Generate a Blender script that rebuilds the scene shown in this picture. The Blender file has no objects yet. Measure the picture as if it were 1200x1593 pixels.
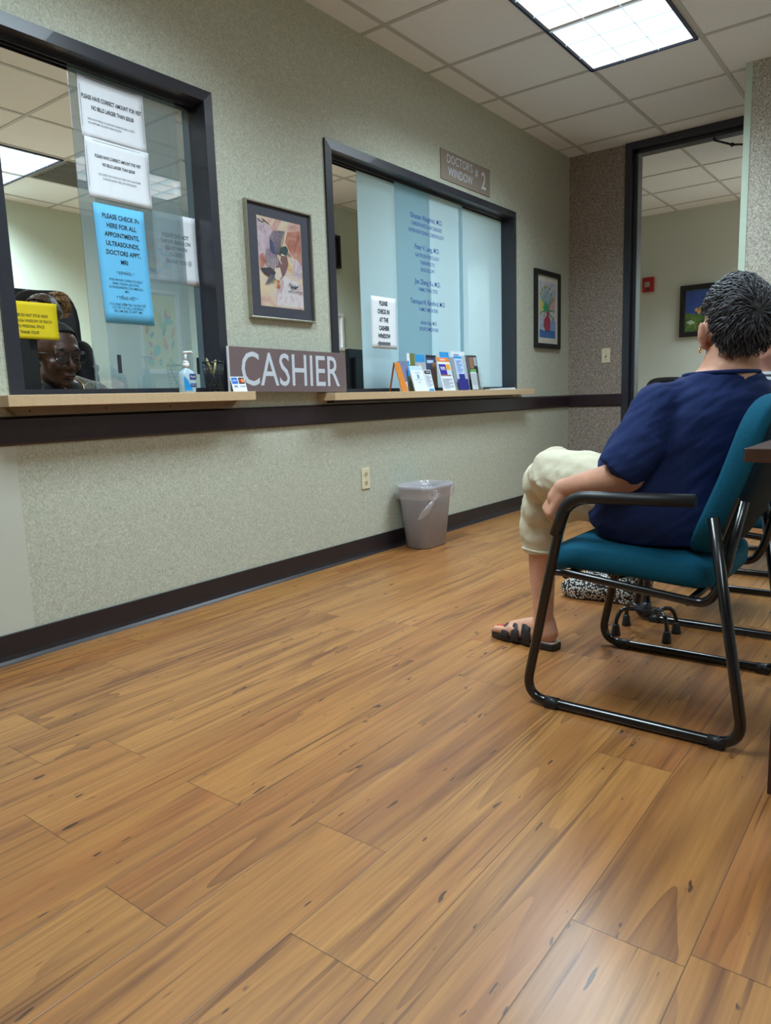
import bpy, bmesh, math, random
from mathutils import Vector, Matrix, noise
import numpy as np
random.seed(7)
sc = bpy.context.scene
COL = sc.collection
PI = math.pi
# ------------------------------------------------------------------ camera
L, D, H = 2.534, 5.899, 2.736           # left wall y, far wall x, ceiling z
def cam_axes(yaw, pitch, roll):
    cy, sy, cp, sp = math.cos(yaw), math.sin(yaw), math.cos(pitch), math.sin(pitch)
    f = Vector((cy*cp, sy*cp, sp)); r = Vector((sy, -cy, 0)); u = r.cross(f)
    c, s = math.cos(roll), math.sin(roll)
    return c*r + s*u, -s*r + c*u, f
r_, u_, f_ = cam_axes(.6536, -.1539, -.0326)
cd = bpy.data.cameras.new('camera'); cam = bpy.data.objects.new('camera', cd); COL.objects.link(cam)
M = Matrix((r_, u_, -f_)).transposed().to_4x4(); M.translation = Vector((0, 0, .8654)); cam.matrix_world = M
cd.sensor_fit = 'HORIZONTAL'; cd.sensor_width = 36; cd.lens = 36*1133.14/1200; cd.clip_start = .02
sc.camera = cam
# ------------------------------------------------------------------ world, exposure
wd = bpy.data.worlds.new('world'); sc.world = wd; wd.use_nodes = True
wd.node_tree.nodes['Background'].inputs[0].default_value = (.75, .85, .8, 1)
wd.node_tree.nodes['Background'].inputs[1].default_value = .05
vs = sc.view_settings
vs.view_transform = 'Standard'; vs.look = 'None'; vs.gamma = 1; vs.use_curve_mapping = False; vs.exposure = 0.85
LAMP = (.75, .94, 1.04)                  # fluorescent white
P_ROOM, P_OFFICE, P_FAR = 22, 40, 62
SPREAD = math.radians(138)

# ------------------------------------------------------------------ materials
def nt(name):
    m = bpy.data.materials.new(name); m.use_nodes = True
    n = m.node_tree.nodes; l = m.node_tree.links
    return m, n, l, n['Principled BSDF']
def srgb(r, g, b):
    f = lambda c: (c/255/12.92) if c/255 <= .04045 else ((c/255+.055)/1.055)**2.4
    return (f(r), f(g), f(b), 1)
MC = {}
def mat(name, col, rough=.5, metal=0, var=.08, scale=30, bump=0, coat=0, spec=.5, emis=None, es=0, alpha=1, trans=0):
    if name in MC: return MC[name]
    m, n, l, b = nt(name)
    b.inputs['Roughness'].default_value = rough; b.inputs['Metallic'].default_value = metal
    b.inputs['Coat Weight'].default_value = coat; b.inputs['Specular IOR Level'].default_value = spec
    b.inputs['Alpha'].default_value = alpha; b.inputs['Transmission Weight'].default_value = trans
    tc = n.new('ShaderNodeTexCoord'); no = n.new('ShaderNodeTexNoise'); no.inputs['Scale'].default_value = scale
    no.inputs['Detail'].default_value = 4
    l.new(tc.outputs['Object'], no.inputs['Vector'])
    cr = n.new('ShaderNodeMapRange'); cr.inputs['From Min'].default_value = .3; cr.inputs['From Max'].default_value = .7
    cr.inputs['To Min'].default_value = 1-var; cr.inputs['To Max'].default_value = 1+var
    l.new(no.outputs['Fac'], cr.inputs['Value'])
    mx = n.new('ShaderNodeVectorMath'); mx.operation = 'SCALE'; mx.inputs[0].default_value = col[:3]
    l.new(cr.outputs['Result'], mx.inputs['Scale']); l.new(mx.outputs['Vector'], b.inputs['Base Color'])
    if bump:
        bp = n.new('ShaderNodeBump'); bp.inputs['Strength'].default_value = bump; bp.inputs['Distance'].default_value = .002
        l.new(no.outputs['Fac'], bp.inputs['Height']); l.new(bp.outputs['Normal'], b.inputs['Normal'])
    if emis:
        b.inputs['Emission Color'].default_value = emis; b.inputs['Emission Strength'].default_value = es
    MC[name] = m
    return m

def wallpaper(name, ca, cb, cc, scale=170, contrast=1.0, bump=.25):
    m, n, l, b = nt(name)
    tc = n.new('ShaderNodeTexCoord')
    mp = n.new('ShaderNodeMapping'); mp.inputs['Scale'].default_value = (1, 1, .75)
    l.new(tc.outputs['Object'], mp.inputs['Vector'])
    a = n.new('ShaderNodeTexNoise'); a.inputs['Scale'].default_value = scale; a.inputs['Detail'].default_value = 2
    a.inputs['Distortion'].default_value = .6
    c = n.new('ShaderNodeTexNoise'); c.inputs['Scale'].default_value = scale*.31; c.inputs['Detail'].default_value = 3
    for q in (a, c): l.new(mp.outputs['Vector'], q.inputs['Vector'])
    r = n.new('ShaderNodeValToRGB'); e = r.color_ramp.elements
    e[0].position = .5-.16/contrast; e[0].color = ca; e[1].position = .5+.16/contrast; e[1].color = cc
    k = e.new(.5); k.color = cb
    l.new(a.outputs['Fac'], r.inputs['Fac'])
    mr = n.new('ShaderNodeMapRange'); mr.inputs['From Min'].default_value = .3; mr.inputs['From Max'].default_value = .7
    mr.inputs['To Min'].default_value = .93; mr.inputs['To Max'].default_value = 1.07
    l.new(c.outputs['Fac'], mr.inputs['Value'])
    s = n.new('ShaderNodeVectorMath'); s.operation = 'SCALE'
    l.new(r.outputs['Color'], s.inputs[0]); l.new(mr.outputs['Result'], s.inputs['Scale'])
    l.new(s.outputs['Vector'], b.inputs['Base Color'])
    b.inputs['Roughness'].default_value = .6; b.inputs['Specular IOR Level'].default_value = .3
    bp = n.new('ShaderNodeBump'); bp.inputs['Strength'].default_value = bump; bp.inputs['Distance'].default_value = .001
    l.new(a.outputs['Fac'], bp.inputs['Height']); l.new(bp.outputs['Normal'], b.inputs['Normal'])
    return m
M_WALL = wallpaper('vinyl_wallpaper_sage', srgb(172, 174, 157), srgb(189, 190, 173), srgb(204, 205, 189), 150, .9)
M_WALLB = wallpaper('vinyl_wallpaper_tan', srgb(112, 100, 92), srgb(150, 139, 130), srgb(186, 176, 164), 120, .85)
M_WALLC = wallpaper('vinyl_wallpaper_stone', srgb(140, 132, 120), srgb(176, 170, 157), srgb(208, 203, 190), 120, .9)
M_PAINT = mat('wall_paint_cream', srgb(198, 199, 186), .55, var=.02, scale=3)
M_PAINTG = mat('wall_paint_office', srgb(202, 212, 194), .6, var=.02, scale=3)
M_RAIL = mat('chair_rail_dark', srgb(46, 32, 38), .35, var=.1, scale=20)
M_BASE = mat('baseboard_vinyl', srgb(38, 32, 36), .35, var=.1, scale=20)
M_FRAME = mat('window_frame_metal', srgb(44, 45, 54), .33, 0, var=.05, coat=.2)
M_TRIM = mat('corner_guard', srgb(188, 204, 186), .4, var=.02)
M_BLACK = mat('black_enamel', srgb(20, 19, 22), .22, var=.1, coat=.3)
M_BLACKP = mat('black_plastic', srgb(24, 24, 26), .45, var=.1)
M_TEAL = mat('teal_upholstery', srgb(8, 84, 110), .85, var=.16, scale=260, bump=.35, spec=.25)
M_TEALD = mat('dark_back_panel', srgb(14, 34, 44), .8, var=.12, scale=200, bump=.2, spec=.2)
M_PAPER = mat('white_paper', srgb(236, 238, 244), .7, var=.02)
M_INK = mat('black_ink', srgb(24, 24, 30), .7)
M_GREYINK = mat('grey_ink', srgb(105, 105, 112), .7)
M_BLUEP = mat('blue_paper', srgb(104, 190, 236), .7, var=.02)
M_YEL = mat('yellow_paper', srgb(236, 206, 10), .7, var=.03)
M_BLUEINK = mat('blue_vinyl_lettering', srgb(28, 66, 150), .5)
M_SHELF = mat('maple_laminate', srgb(206, 176, 138), .45, var=.06, scale=60)
M_CLEAT = mat('cleat_wood', srgb(120, 104, 84), .6, var=.08)
M_SIGN = mat('sign_plum_grey', srgb(116, 98, 100), .5, var=.03)
M_SIGNTXT = mat('sign_lettering', srgb(206, 212, 222), .5, var=.01)
M_SIGN2 = mat('sign_taupe', srgb(148, 134, 122), .5, var=.03)
M_WHITEP = mat('white_plastic', srgb(232, 232, 230), .35, var=.02)
M_IVORY = mat('ivory_plastic', srgb(226, 216, 184), .35, var=.02)
M_SKIN = mat('skin_fair', srgb(204, 150, 124), .5, var=.12, scale=22, bump=.25, spec=.35)
M_SKIND = mat('skin_brown', srgb(84, 56, 44), .45, var=.1, scale=22, bump=.15, spec=.4)
M_NAVY = mat('navy_jersey', srgb(30, 44, 88), .85, var=.1, scale=180, bump=.2, spec=.2)
M_CREAM = mat('cream_twill', srgb(206, 198, 174), .85, var=.05, scale=160, bump=.3, spec=.2)
M_HAIR = mat('salt_and_pepper_hair', srgb(44, 44, 50), .42, var=.5, scale=60, spec=.6)
M_HAIRL = mat('grey_hair_strands', srgb(104, 106, 114), .42, var=.4, scale=60, spec=.6)
M_GREYBIN = mat('grey_bin_plastic', srgb(150, 146, 150), .42, var=.03)
M_DARKWOOD = mat('dark_table_wood', srgb(70, 46, 36), .35, var=.25, scale=25)
M_GOLD = mat('gold', srgb(220, 170, 80), .25, 1)
M_SILVER = mat('silver_frame', srgb(170, 165, 150), .3, .8)
M_STEEL = mat('steel', srgb(150, 150, 155), .3, 1)
M_OFFW = mat('office_desktop', srgb(170, 160, 140), .5)
M_ORANGE = mat('orange_card', srgb(214, 128, 44), .6, var=.03)

def flat(name, rgb): return mat(name, srgb(*rgb), .6, var=.04, scale=40)

def floor_mat():
    m, n, l, b = nt('wood_plank_floor')
    tc = n.new('ShaderNodeTexCoord'); at = n.new('ShaderNodeAttribute'); at.attribute_name = 'plank'
    sp = n.new('ShaderNodeSeparateXYZ'); l.new(tc.outputs['Object'], sp.inputs[0])
    sep = n.new('ShaderNodeSeparateColor'); l.new(at.outputs['Color'], sep.inputs[0])
    def math_(op, a, c=None, v=None):
        q = n.new('ShaderNodeMath'); q.operation = op
        for i, x in enumerate((a, c)):
            if x is None: continue
            if isinstance(x, (int, float)): q.inputs[i].default_value = x
            else: l.new(x, q.inputs[i])
        return q.outputs[0]
    rx = math_('MULTIPLY', sep.outputs[0], 37.0)
    ry = math_('MULTIPLY', sep.outputs[1], 23.0)
    def vec(sx, sy, dz=0.0):
        c = n.new('ShaderNodeCombineXYZ')
        l.new(math_('ADD', math_('MULTIPLY', sp.outputs[0], sx), rx), c.inputs[0])
        l.new(math_('ADD', math_('MULTIPLY', sp.outputs[1], sy), ry), c.inputs[1])
        l.new(math_('ADD', rx, dz), c.inputs[2])
        return c.outputs[0]
    def noi(v, sc_, det=3, dist=0):
        q = n.new('ShaderNodeTexNoise'); q.inputs['Scale'].default_value = sc_; q.inputs['Detail'].default_value = det
        q.inputs['Distortion'].default_value = dist; l.new(v, q.inputs['Vector']); return q.outputs['Fac']
    # cathedral figure: iso-lines of a long stretched noise
    fig = noi(vec(.38, 5.0), 1.0, 2.2, .25)
    ring = math_('FRACT', math_('MULTIPLY', fig, 15.0))
    line = n.new('ShaderNodeValToRGB'); e = line.color_ramp.elements
    e[0].position = 0; e[0].color = (.0, .0, .0, 1); e[1].position = 1; e[1].color = (1, 1, 1, 1)
    k = e.new(.38); k.color = (.25, .25, .25, 1); k = e.new(.82); k.color = (.7, .7, .7, 1); 
    l.new(ring, line.inputs['Fac'])
    where = n.new('ShaderNodeMapRange'); where.inputs['From Min'].default_value = .42; where.inputs['From Max'].default_value = .62
    where.inputs['To Min'].default_value = .15; where.inputs['To Max'].default_value = 1
    l.new(noi(vec(.5, 3, 4), 1.0, 2), where.inputs['Value'])
    figd = math_('MULTIPLY', line.outputs['Color'], where.outputs['Result'])
    fine = noi(vec(5, 130, 9), 1.0, 5)
    streak = noi(vec(1.6, 26, 2), 1.0, 4, .3)
    stv = n.new('ShaderNodeMapRange'); stv.inputs['From Min'].default_value = .52; stv.inputs['From Max'].default_value = .74
    l.new(streak, stv.inputs['Value'])
    knot = noi(vec(13, 52, 5), 1.0, 2)
    knv = n.new('ShaderNodeMapRange'); knv.inputs['From Min'].default_value = .705; knv.inputs['From Max'].default_value = .735
    l.new(knot, knv.inputs['Value'])
    def mix(f, a, c):
        q = n.new('ShaderNodeMix'); q.data_type = 'RGBA'
        for i, x in ((0, f), (6, a), (7, c)):
            if isinstance(x, tuple): q.inputs[i].default_value = x
            elif isinstance(x, (int, float)): q.inputs[i].default_value = x
            else: l.new(x, q.inputs[i])
        return q.outputs[2]
    base0 = mix(sep.outputs[2], srgb(172, 115, 60), srgb(186, 132, 72))
    rv = n.new('ShaderNodeMapRange'); rv.inputs['From Min'].default_value = .5; rv.inputs['From Max'].default_value = .68
    l.new(noi(vec(.7, 7, 12), 1.0, 3), rv.inputs['Value'])
    base = mix(math_('MULTIPLY', rv.outputs['Result'], .55), base0, srgb(158, 92, 50))
    fr = n.new('ShaderNodeMapRange'); fr.inputs['From Min'].default_value = .35; fr.inputs['From Max'].default_value = .65
    l.new(fine, fr.inputs['Value'])
    c1 = mix(math_('MULTIPLY', fr.outputs['Result'], .42), base, srgb(136, 86, 46))
    c2 = mix(math_('MULTIPLY', figd, .66), c1, srgb(100, 58, 34))
    c3 = mix(math_('MULTIPLY', stv.outputs['Result'], .72), c2, srgb(96, 54, 34))
    thin = noi(vec(1.5, 62, 7), 1.0, 3, .2)
    tv = n.new('ShaderNodeMapRange'); tv.inputs['From Min'].default_value = .63; tv.inputs['From Max'].default_value = .70
    l.new(thin, tv.inputs['Value'])
    c3b = mix(math_('MULTIPLY', tv.outputs['Result'], .62), c3, srgb(84, 48, 28))
    c4 = mix(math_('MULTIPLY', knv.outputs['Result'], .8), c3b, srgb(46, 28, 24))
    # seams between planks, from distance to the plank's own edges
    uv = n.new('ShaderNodeUVMap'); uv.uv_map = 'edge_a'; uv2 = n.new('ShaderNodeUVMap'); uv2.uv_map = 'edge_b'
    s1 = n.new('ShaderNodeSeparateXYZ'); s2 = n.new('ShaderNodeSeparateXYZ')
    l.new(uv.outputs[0], s1.inputs[0]); l.new(uv2.outputs[0], s2.inputs[0])
    dmin = math_('MINIMUM', math_('MINIMUM', s1.outputs[0], s1.outputs[1]), math_('MINIMUM', s2.outputs[0], s2.outputs[1]))
    sm = n.new('ShaderNodeMapRange'); sm.inputs['From Min'].default_value = .0003; sm.inputs['From Max'].default_value = .0014
    sm.inputs['To Min'].default_value = 1; sm.inputs['To Max'].default_value = 0
    l.new(dmin, sm.inputs['Value'])
    c5 = mix(math_('MULTIPLY', sm.outputs['Result'], .7), c4, srgb(50, 30, 22))
    l.new(c5, b.inputs['Base Color'])
    rr = n.new('ShaderNodeMapRange'); rr.inputs['To Min'].default_value = .32; rr.inputs['To Max'].default_value = .46
    l.new(fine, rr.inputs['Value']); l.new(rr.outputs['Result'], b.inputs['Roughness'])
    b.inputs['Specular IOR Level'].default_value = .5; b.inputs['Coat Weight'].default_value = .35; b.inputs['Coat Roughness'].default_value = .22
    h = math_('SUBTRACT', math_('MULTIPLY', fine, .35), sm.outputs['Result'])
    bp = n.new('ShaderNodeBump'); bp.inputs['Strength'].default_value = .35; bp.inputs['Distance'].default_value = .0012
    l.new(h, bp.inputs['Height']); l.new(bp.outputs['Normal'], b.inputs['Normal'])
    return m

def ceiling_mat():
    m, n, l, b = nt('acoustic_tile')
    tc = n.new('ShaderNodeTexCoord')
    v = n.new('ShaderNodeTexVoronoi'); v.inputs['Scale'].default_value = 75; v.inputs['Randomness'].default_value = 1
    l.new(tc.outputs['Object'], v.inputs['Vector'])
    no = n.new('ShaderNodeTexNoise'); no.inputs['Scale'].default_value = 130; no.inputs['Detail'].default_value = 3
    l.new(tc.outputs['Object'], no.inputs['Vector'])
    mr = n.new('ShaderNodeMapRange'); mr.inputs['From Min'].default_value = .08; mr.inputs['From Max'].default_value = .22
    mr.inputs['To Min'].default_value = .45; mr.inputs['To Max'].default_value = 0
    l.new(v.outputs['Distance'], mr.inputs['Value'])
    n2 = n.new('ShaderNodeMapRange'); n2.inputs['From Min'].default_value = .42; n2.inputs['From Max'].default_value = .62
    l.new(no.outputs['Fac'], n2.inputs['Value'])
    mm = n.new('ShaderNodeMath'); mm.operation = 'MULTIPLY'; l.new(mr.outputs['Result'], mm.inputs[0]); l.new(n2.outputs['Result'], mm.inputs[1])
    q = n.new('ShaderNodeMix'); q.data_type = 'RGBA'; q.inputs[6].default_value = srgb(236, 238, 238); q.inputs[7].default_value = srgb(110, 104, 94)
    l.new(mm.outputs[0], q.inputs[0]); l.new(q.outputs[2], b.inputs['Base Color'])
    b.inputs['Roughness'].default_value = .9
    bp = n.new('ShaderNodeBump'); bp.inputs['Strength'].default_value = .4; bp.inputs['Distance'].default_value = .003; bp.invert = True
    l.new(mm.outputs[0], bp.inputs['Height']); l.new(bp.outputs['Normal'], b.inputs['Normal'])
    return m
M_TILE = ceiling_mat()
M_TBAR = mat('ceiling_grid', srgb(190, 190, 186), .5, var=.02)

def glass_mat(name, body, transp, transl, ior=1.7, tint=(.9, .95, .93, 1)):
    m = bpy.data.materials.new(name); m.use_nodes = True
    n = m.node_tree.nodes; l = m.node_tree.links; n.clear()
    out = n.new('ShaderNodeOutputMaterial')
    di = n.new('ShaderNodeBsdfDiffuse'); di.inputs[0].default_value = body
    tl = n.new('ShaderNodeBsdfTranslucent'); tl.inputs[0].default_value = body
    tp = n.new('ShaderNodeBsdfTransparent'); tp.inputs[0].default_value = tint
    gl = n.new('ShaderNodeBsdfGlossy'); gl.inputs['Roughness'].default_value = .02
    a = n.new('ShaderNodeMixShader'); a.inputs[0].default_value = transl; l.new(di.outputs[0], a.inputs[1]); l.new(tl.outputs[0], a.inputs[2])
    c = n.new('ShaderNodeMixShader'); c.inputs[0].default_value = transp; l.new(a.outputs[0], c.inputs[1]); l.new(tp.outputs[0], c.inputs[2])
    fr = n.new('ShaderNodeFresnel'); fr.inputs[0].default_value = ior
    e = n.new('ShaderNodeMixShader'); l.new(fr.outputs[0], e.inputs[0]); l.new(c.outputs[0], e.inputs[1]); l.new(gl.outputs[0], e.inputs[2])
    ge = n.new('ShaderNodeNewGeometry'); tc = n.new('ShaderNodeBsdfTransparent')   # the sheet scatters once, on the face it is entered by
    g = n.new('ShaderNodeMixShader'); l.new(ge.outputs['Backfacing'], g.inputs[0]); l.new(e.outputs[0], g.inputs[1]); l.new(tc.outputs[0], g.inputs[2])
    l.new(g.outputs[0], out.inputs[0])
    return m
M_PANE1 = glass_mat('frosted_glass_grey', srgb(146, 174, 186), .50, .5, 3.1)
M_PANE2 = glass_mat('frosted_glass_blue', srgb(180, 206, 216), .02, .80, 1.3)
M_BAG = glass_mat('clear_bag_film', srgb(226, 220, 226), .62, .4, 1.6, (1, 1, 1, 1))
M_CLEAR = glass_mat('clear_acrylic', srgb(220, 225, 225), .75, .3, 1.45, (1, 1, 1, 1))
M_GLASSES = glass_mat('spectacle_lens', srgb(200, 200, 200), .97, .3, 1.12, (.97, .97, .97, 1))

# ------------------------------------------------------------------ geometry helpers
def link(name, me, m, parent=None, smooth=False):
    o = bpy.data.objects.new(name, me); COL.objects.link(o)
    if m is not None:
        for q in (m if isinstance(m, (list, tuple)) else [m]): me.materials.append(q)
    if parent is not None: o.parent = parent
    if smooth:
        for p in me.polygons: p.use_smooth = True
    return o
def obj(name, bm, m, parent=None, smooth=False, bevel=0, seg=2):
    me = bpy.data.meshes.new(name); bmesh.ops.recalc_face_normals(bm, faces=bm.faces); bm.to_mesh(me); bm.free()
    o = link(name, me, m, parent, smooth)
    if bevel:
        b = o.modifiers.new('bevel', 'BEVEL'); b.width = bevel; b.segments = seg; b.limit_method = 'ANGLE'
    return o
def BM(): return bmesh.new()
def box(bm, x0, x1, y0, y1, z0, z1, mi=0, M4=None):
    vs_ = [bm.verts.new((x, y, z)) for x in (x0, x1) for y in (y0, y1) for z in (z0, z1)]
    if M4 is not None:
        for v in vs_: v.co = M4 @ v.co
    for q in ((0, 1, 3, 2), (4, 6, 7, 5), (0, 4, 5, 1), (2, 3, 7, 6), (0, 2, 6, 4), (1, 5, 7, 3)):
        f = bm.faces.new([vs_[i] for i in q]); f.material_index = mi
    return vs_
def bxo(name, x0, x1, y0, y1, z0, z1, m, parent=None, bevel=0):
    b = BM(); box(b, x0, x1, y0, y1, z0, z1); return obj(name, b, m, parent, bevel=bevel)
def poly(bm, pts, mi=0):
    f = bm.faces.new([bm.verts.new(p) for p in pts]); f.material_index = mi; return f
def prism(bm, pts, d, mi=0):
    """closed polygon pts extruded by vector d"""
    d = Vector(d); a = [bm.verts.new(p) for p in pts]; b = [bm.verts.new(Vector(p)+d) for p in pts]; n = len(pts)
    for fs in [a[::-1], b] + [[a[i], a[(i+1) % n], b[(i+1) % n], b[i]] for i in range(n)]:
        f = bm.faces.new(fs); f.material_index = mi
def frames(pts):
    P = [Vector(p) for p in pts]; T = []
    for i in range(len(P)):
        t = (P[min(i+1, len(P)-1)]-P[max(i-1, 0)]); T.append(t.normalized() if t.length > 1e-9 else Vector((0, 0, 1)))
    up = Vector((0, 0, 1)) if abs(T[0].z) < .9 else Vector((1, 0, 0))
    N = (up - T[0]*up.dot(T[0])).normalized(); out = []
    for i in range(len(P)):
        if i: N = (N - T[i]*N.dot(T[i])); N = N.normalized() if N.length > 1e-6 else Vector((1, 0, 0))
        out.append((P[i], N, T[i].cross(N)))
    return out
def tube(bm, pts, r, seg=10, cap=True, mi=0, flat=1.0):
    R = r if isinstance(r, (list, tuple)) else [r]*len(pts); rings = []
    for (p, a, b), rr in zip(frames(pts), R):
        rings.append([bm.verts.new(p + a*math.cos(2*PI*k/seg)*rr + b*math.sin(2*PI*k/seg)*rr*flat) for k in range(seg)])
    for q, s in zip(rings, rings[1:]):
        for k in range(seg):
            f = bm.faces.new((q[k], q[(k+1) % seg], s[(k+1) % seg], s[k])); f.material_index = mi; f.smooth = True
    if cap:
        f = bm.faces.new(rings[0][::-1]); f.material_index = mi; f = bm.faces.new(rings[-1]); f.material_index = mi
def fillet(pts, rad, n=6):
    P = [Vector(p) for p in pts]; out = [P[0]]
    for i in range(1, len(P)-1):
        a, b = (P[i-1]-P[i]), (P[i+1]-P[i]); r = min(rad, a.length*.49, b.length*.49)
        s, e = P[i]+a.normalized()*r, P[i]+b.normalized()*r
        for k in range(n+1):
            t = k/n; out.append(s*(1-t)**2 + P[i]*2*t*(1-t) + e*t*t)
    out.append(P[-1]); return out
def ell(bm, c, r, rot=(0, 0, 0), seg=20, rings=12, mi=0):
    from mathutils import Euler
    if isinstance(r, (int, float)): r = (r, r, r)
    M4 = Matrix.Translation(c) @ Euler(rot).to_matrix().to_4x4() @ Matrix.Diagonal((*r, 1))
    n0 = len(bm.faces)
    res = bmesh.ops.create_uvsphere(bm, u_segments=seg, v_segments=rings, radius=1, matrix=M4)
    for v in res['verts']:
        for f in v.link_faces: f.material_index = mi; f.smooth = True
def caps(bm, pts, rad):
    for p, q, a, b in zip(pts, pts[1:], rad, rad[1:]):
        p, q = Vector(p), Vector(q); n = 5
        tube(bm, [p.lerp(q, k/n) for k in range(n+1)], [a+(b-a)*k/n for k in range(n+1)], 16)
    for p, a in zip(pts, rad): ell(bm, p, a, seg=16, rings=10)
def loft(bm, secs, seg=32, power=2.3):
    """secs: (center, half vector a, half vector b); superellipse rings, capped"""
    rings = []
    for c, a, b in secs:
        c, a, b = Vector(c), Vector(a), Vector(b); ring = []
        for k in range(seg):
            t = 2*PI*k/seg; ct, st = math.cos(t), math.sin(t); e = 2/power
            ring.append(bm.verts.new(c + a*math.copysign(abs(ct)**e, ct) + b*math.copysign(abs(st)**e, st)))
        rings.append(ring)
    for q, s in zip(rings, rings[1:]):
        for k in range(seg):
            f = bm.faces.new((q[k], q[(k+1) % seg], s[(k+1) % seg], s[k])); f.smooth = True
    bm.faces.new(rings[0][::-1]); bm.faces.new(rings[-1])
def blob(name, bm, m, parent=None, voxel=.006, smooth=6, warp=None, sub=0):
    """fuse overlapping closed shapes into one continuous smooth skin"""
    me = bpy.data.meshes.new('tmp'); bmesh.ops.recalc_face_normals(bm, faces=bm.faces); bm.to_mesh(me); bm.free()
    o = bpy.data.objects.new('tmp', me); COL.objects.link(o)
    r = o.modifiers.new('r', 'REMESH'); r.mode = 'VOXEL'; r.voxel_size = voxel; r.adaptivity = 0
    s = o.modifiers.new('s', 'SMOOTH'); s.iterations = smooth; s.factor = .5
    dg = bpy.context.evaluated_depsgraph_get(); dg.update()
    new = bpy.data.meshes.new_from_object(o.evaluated_get(dg))
    bpy.data.objects.remove(o); bpy.data.meshes.remove(me)
    new.name = name; new.materials.clear()
    if warp:
        nn = [v.normal.copy() for v in new.vertices]
        for v, nv in zip(new.vertices, nn): v.co = v.co + nv*warp(v.co)
    return link(name, new, m, parent, smooth=True)
def thing(name, label, cat, loc=(0, 0, 0), rz=0, group=None):
    o = bpy.data.objects.new(name, None); COL.objects.link(o); o.empty_display_size = .05
    o.location = loc; o.rotation_euler = (0, 0, rz); o['label'] = label; o['category'] = cat
    if group: o['group'] = group
    return o
def tag(o, label, cat, group=None):
    o['label'] = label; o['category'] = cat
    if group: o['group'] = group
    return o
def struct(o): o['kind'] = 'structure'; return o
def copy_tree(o, parent=None):
    c = o.copy(); COL.objects.link(c); c.parent = parent
    for ch in list(o.children): copy_tree(ch, c)
    return c
def text_mesh(lines, M4, depth=.0004):
    """lines: (string, x, z, size, align, bold) in the plane's own x/z; one mesh"""
    dg0 = []
    bm = BM()
    for s, x, y, size, al, bold in lines:
        cu = bpy.data.curves.new('t', 'FONT'); cu.body = s; cu.size = size; cu.align_x = al; cu.align_y = 'CENTER'
        cu.offset = size*.014*bold; cu.resolution_u = 3; cu.extrude = 0
        o = bpy.data.objects.new('t', cu); COL.objects.link(o)
        bpy.context.evaluated_depsgraph_get().update()
        me = bpy.data.meshes.new_from_object(o.evaluated_get(bpy.context.evaluated_depsgraph_get()))
        T = M4 @ Matrix.Translation((x, y, 0))
        me.transform(T); bm.from_mesh(me)
        bpy.data.objects.remove(o); bpy.data.curves.remove(cu); bpy.data.meshes.remove(me)
    return bm
def text(name, lines, M4, m, parent=None, sx=1.0):
    M4 = M4 @ Matrix.Diagonal((sx, 1, 1, 1))
    lines = [(s, x/sx, y, size, al, b) for s, x, y, size, al, b in lines]
    bm = text_mesh(lines, M4)
    bmesh.ops.dissolve_limit(bm, angle_limit=.01, verts=bm.verts, edges=bm.edges) if False else None
    me = bpy.data.meshes.new(name); bm.to_mesh(me); bm.free()
    o = link(name, me, m, parent)
    return o
def onwall(x, y, z, tilt=0, roll=0):
    """text plane facing -Y at x, y, z; local x -> +X, local y -> +Z"""
    return Matrix.Translation((x, y, z)) @ Matrix.Rotation(roll, 4, 'Y') @ Matrix.Rotation(PI/2+tilt, 4, 'X')

# ------------------------------------------------------------------ SETTING
# floor of planks running along the long wall
def build_floor():
    bm = BM(); uva = bm.loops.layers.uv.new('edge_a'); uvb = bm.loops.layers.uv.new('edge_b')
    cl = bm.loops.layers.float_color.new('plank')
    W, LEN = .182, 1.22; y0 = .983-W*12; known = {-1: 1.012-LEN*0, -2: .75, 0: .640, 1: .963, -4: 1.043, -3: .40}
    rnd = random.Random(11)
    for j in range(-12, 36):
        ya = .983 + W*j; yb = ya+W
        off = known.get(j+0, rnd.uniform(0, LEN))
        x = off - LEN*5
        while x < 8.6:
            xa, xb = max(x, -2.6), min(x+LEN, 8.5); x += LEN
            if xb <= xa: continue
            xe = x-LEN
            c = (rnd.random(), rnd.random(), rnd.random(), 1)
            vs_ = [bm.verts.new(p) for p in ((xa, ya, 0), (xb, ya, 0), (xb, yb, 0), (xa, yb, 0))]
            f = bm.faces.new(vs_)
            for lp in f.loops:
                px, py = lp.vert.co.x, lp.vert.co.y
                lp[uva].uv = (px-xe, py-ya); lp[uvb].uv = (xe+LEN-px, yb-py); lp[cl] = c
    me = bpy.data.meshes.new('floor'); bm.to_mesh(me); bm.free()
    return struct(link('floor', me, floor_mat()))
build_floor()
struct(bxo('ceiling', -2.6, 8.5, -1.35, 7.0, H, H+.05, M_TILE))
# T-bars of the suspended grid (2 ft grid)
bm = BM(); g0x, g0y, G = 3.238, 2.3834, .6076
for k in range(-9, 9):
    x = g0x + G*k
    if -2.5 < x < 8.4: box(bm, x-.012, x+.012, -1.3, 6.9, H-.004, H+.002)
for k in range(-6, 9):
    y = g0y + G*k
    if -1.25 < y < 6.9: box(bm, -2.5, 8.4, y-.012, y+.012, H-.0045, H+.002)
struct(obj('trim_1', bm, M_TBAR))
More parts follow.
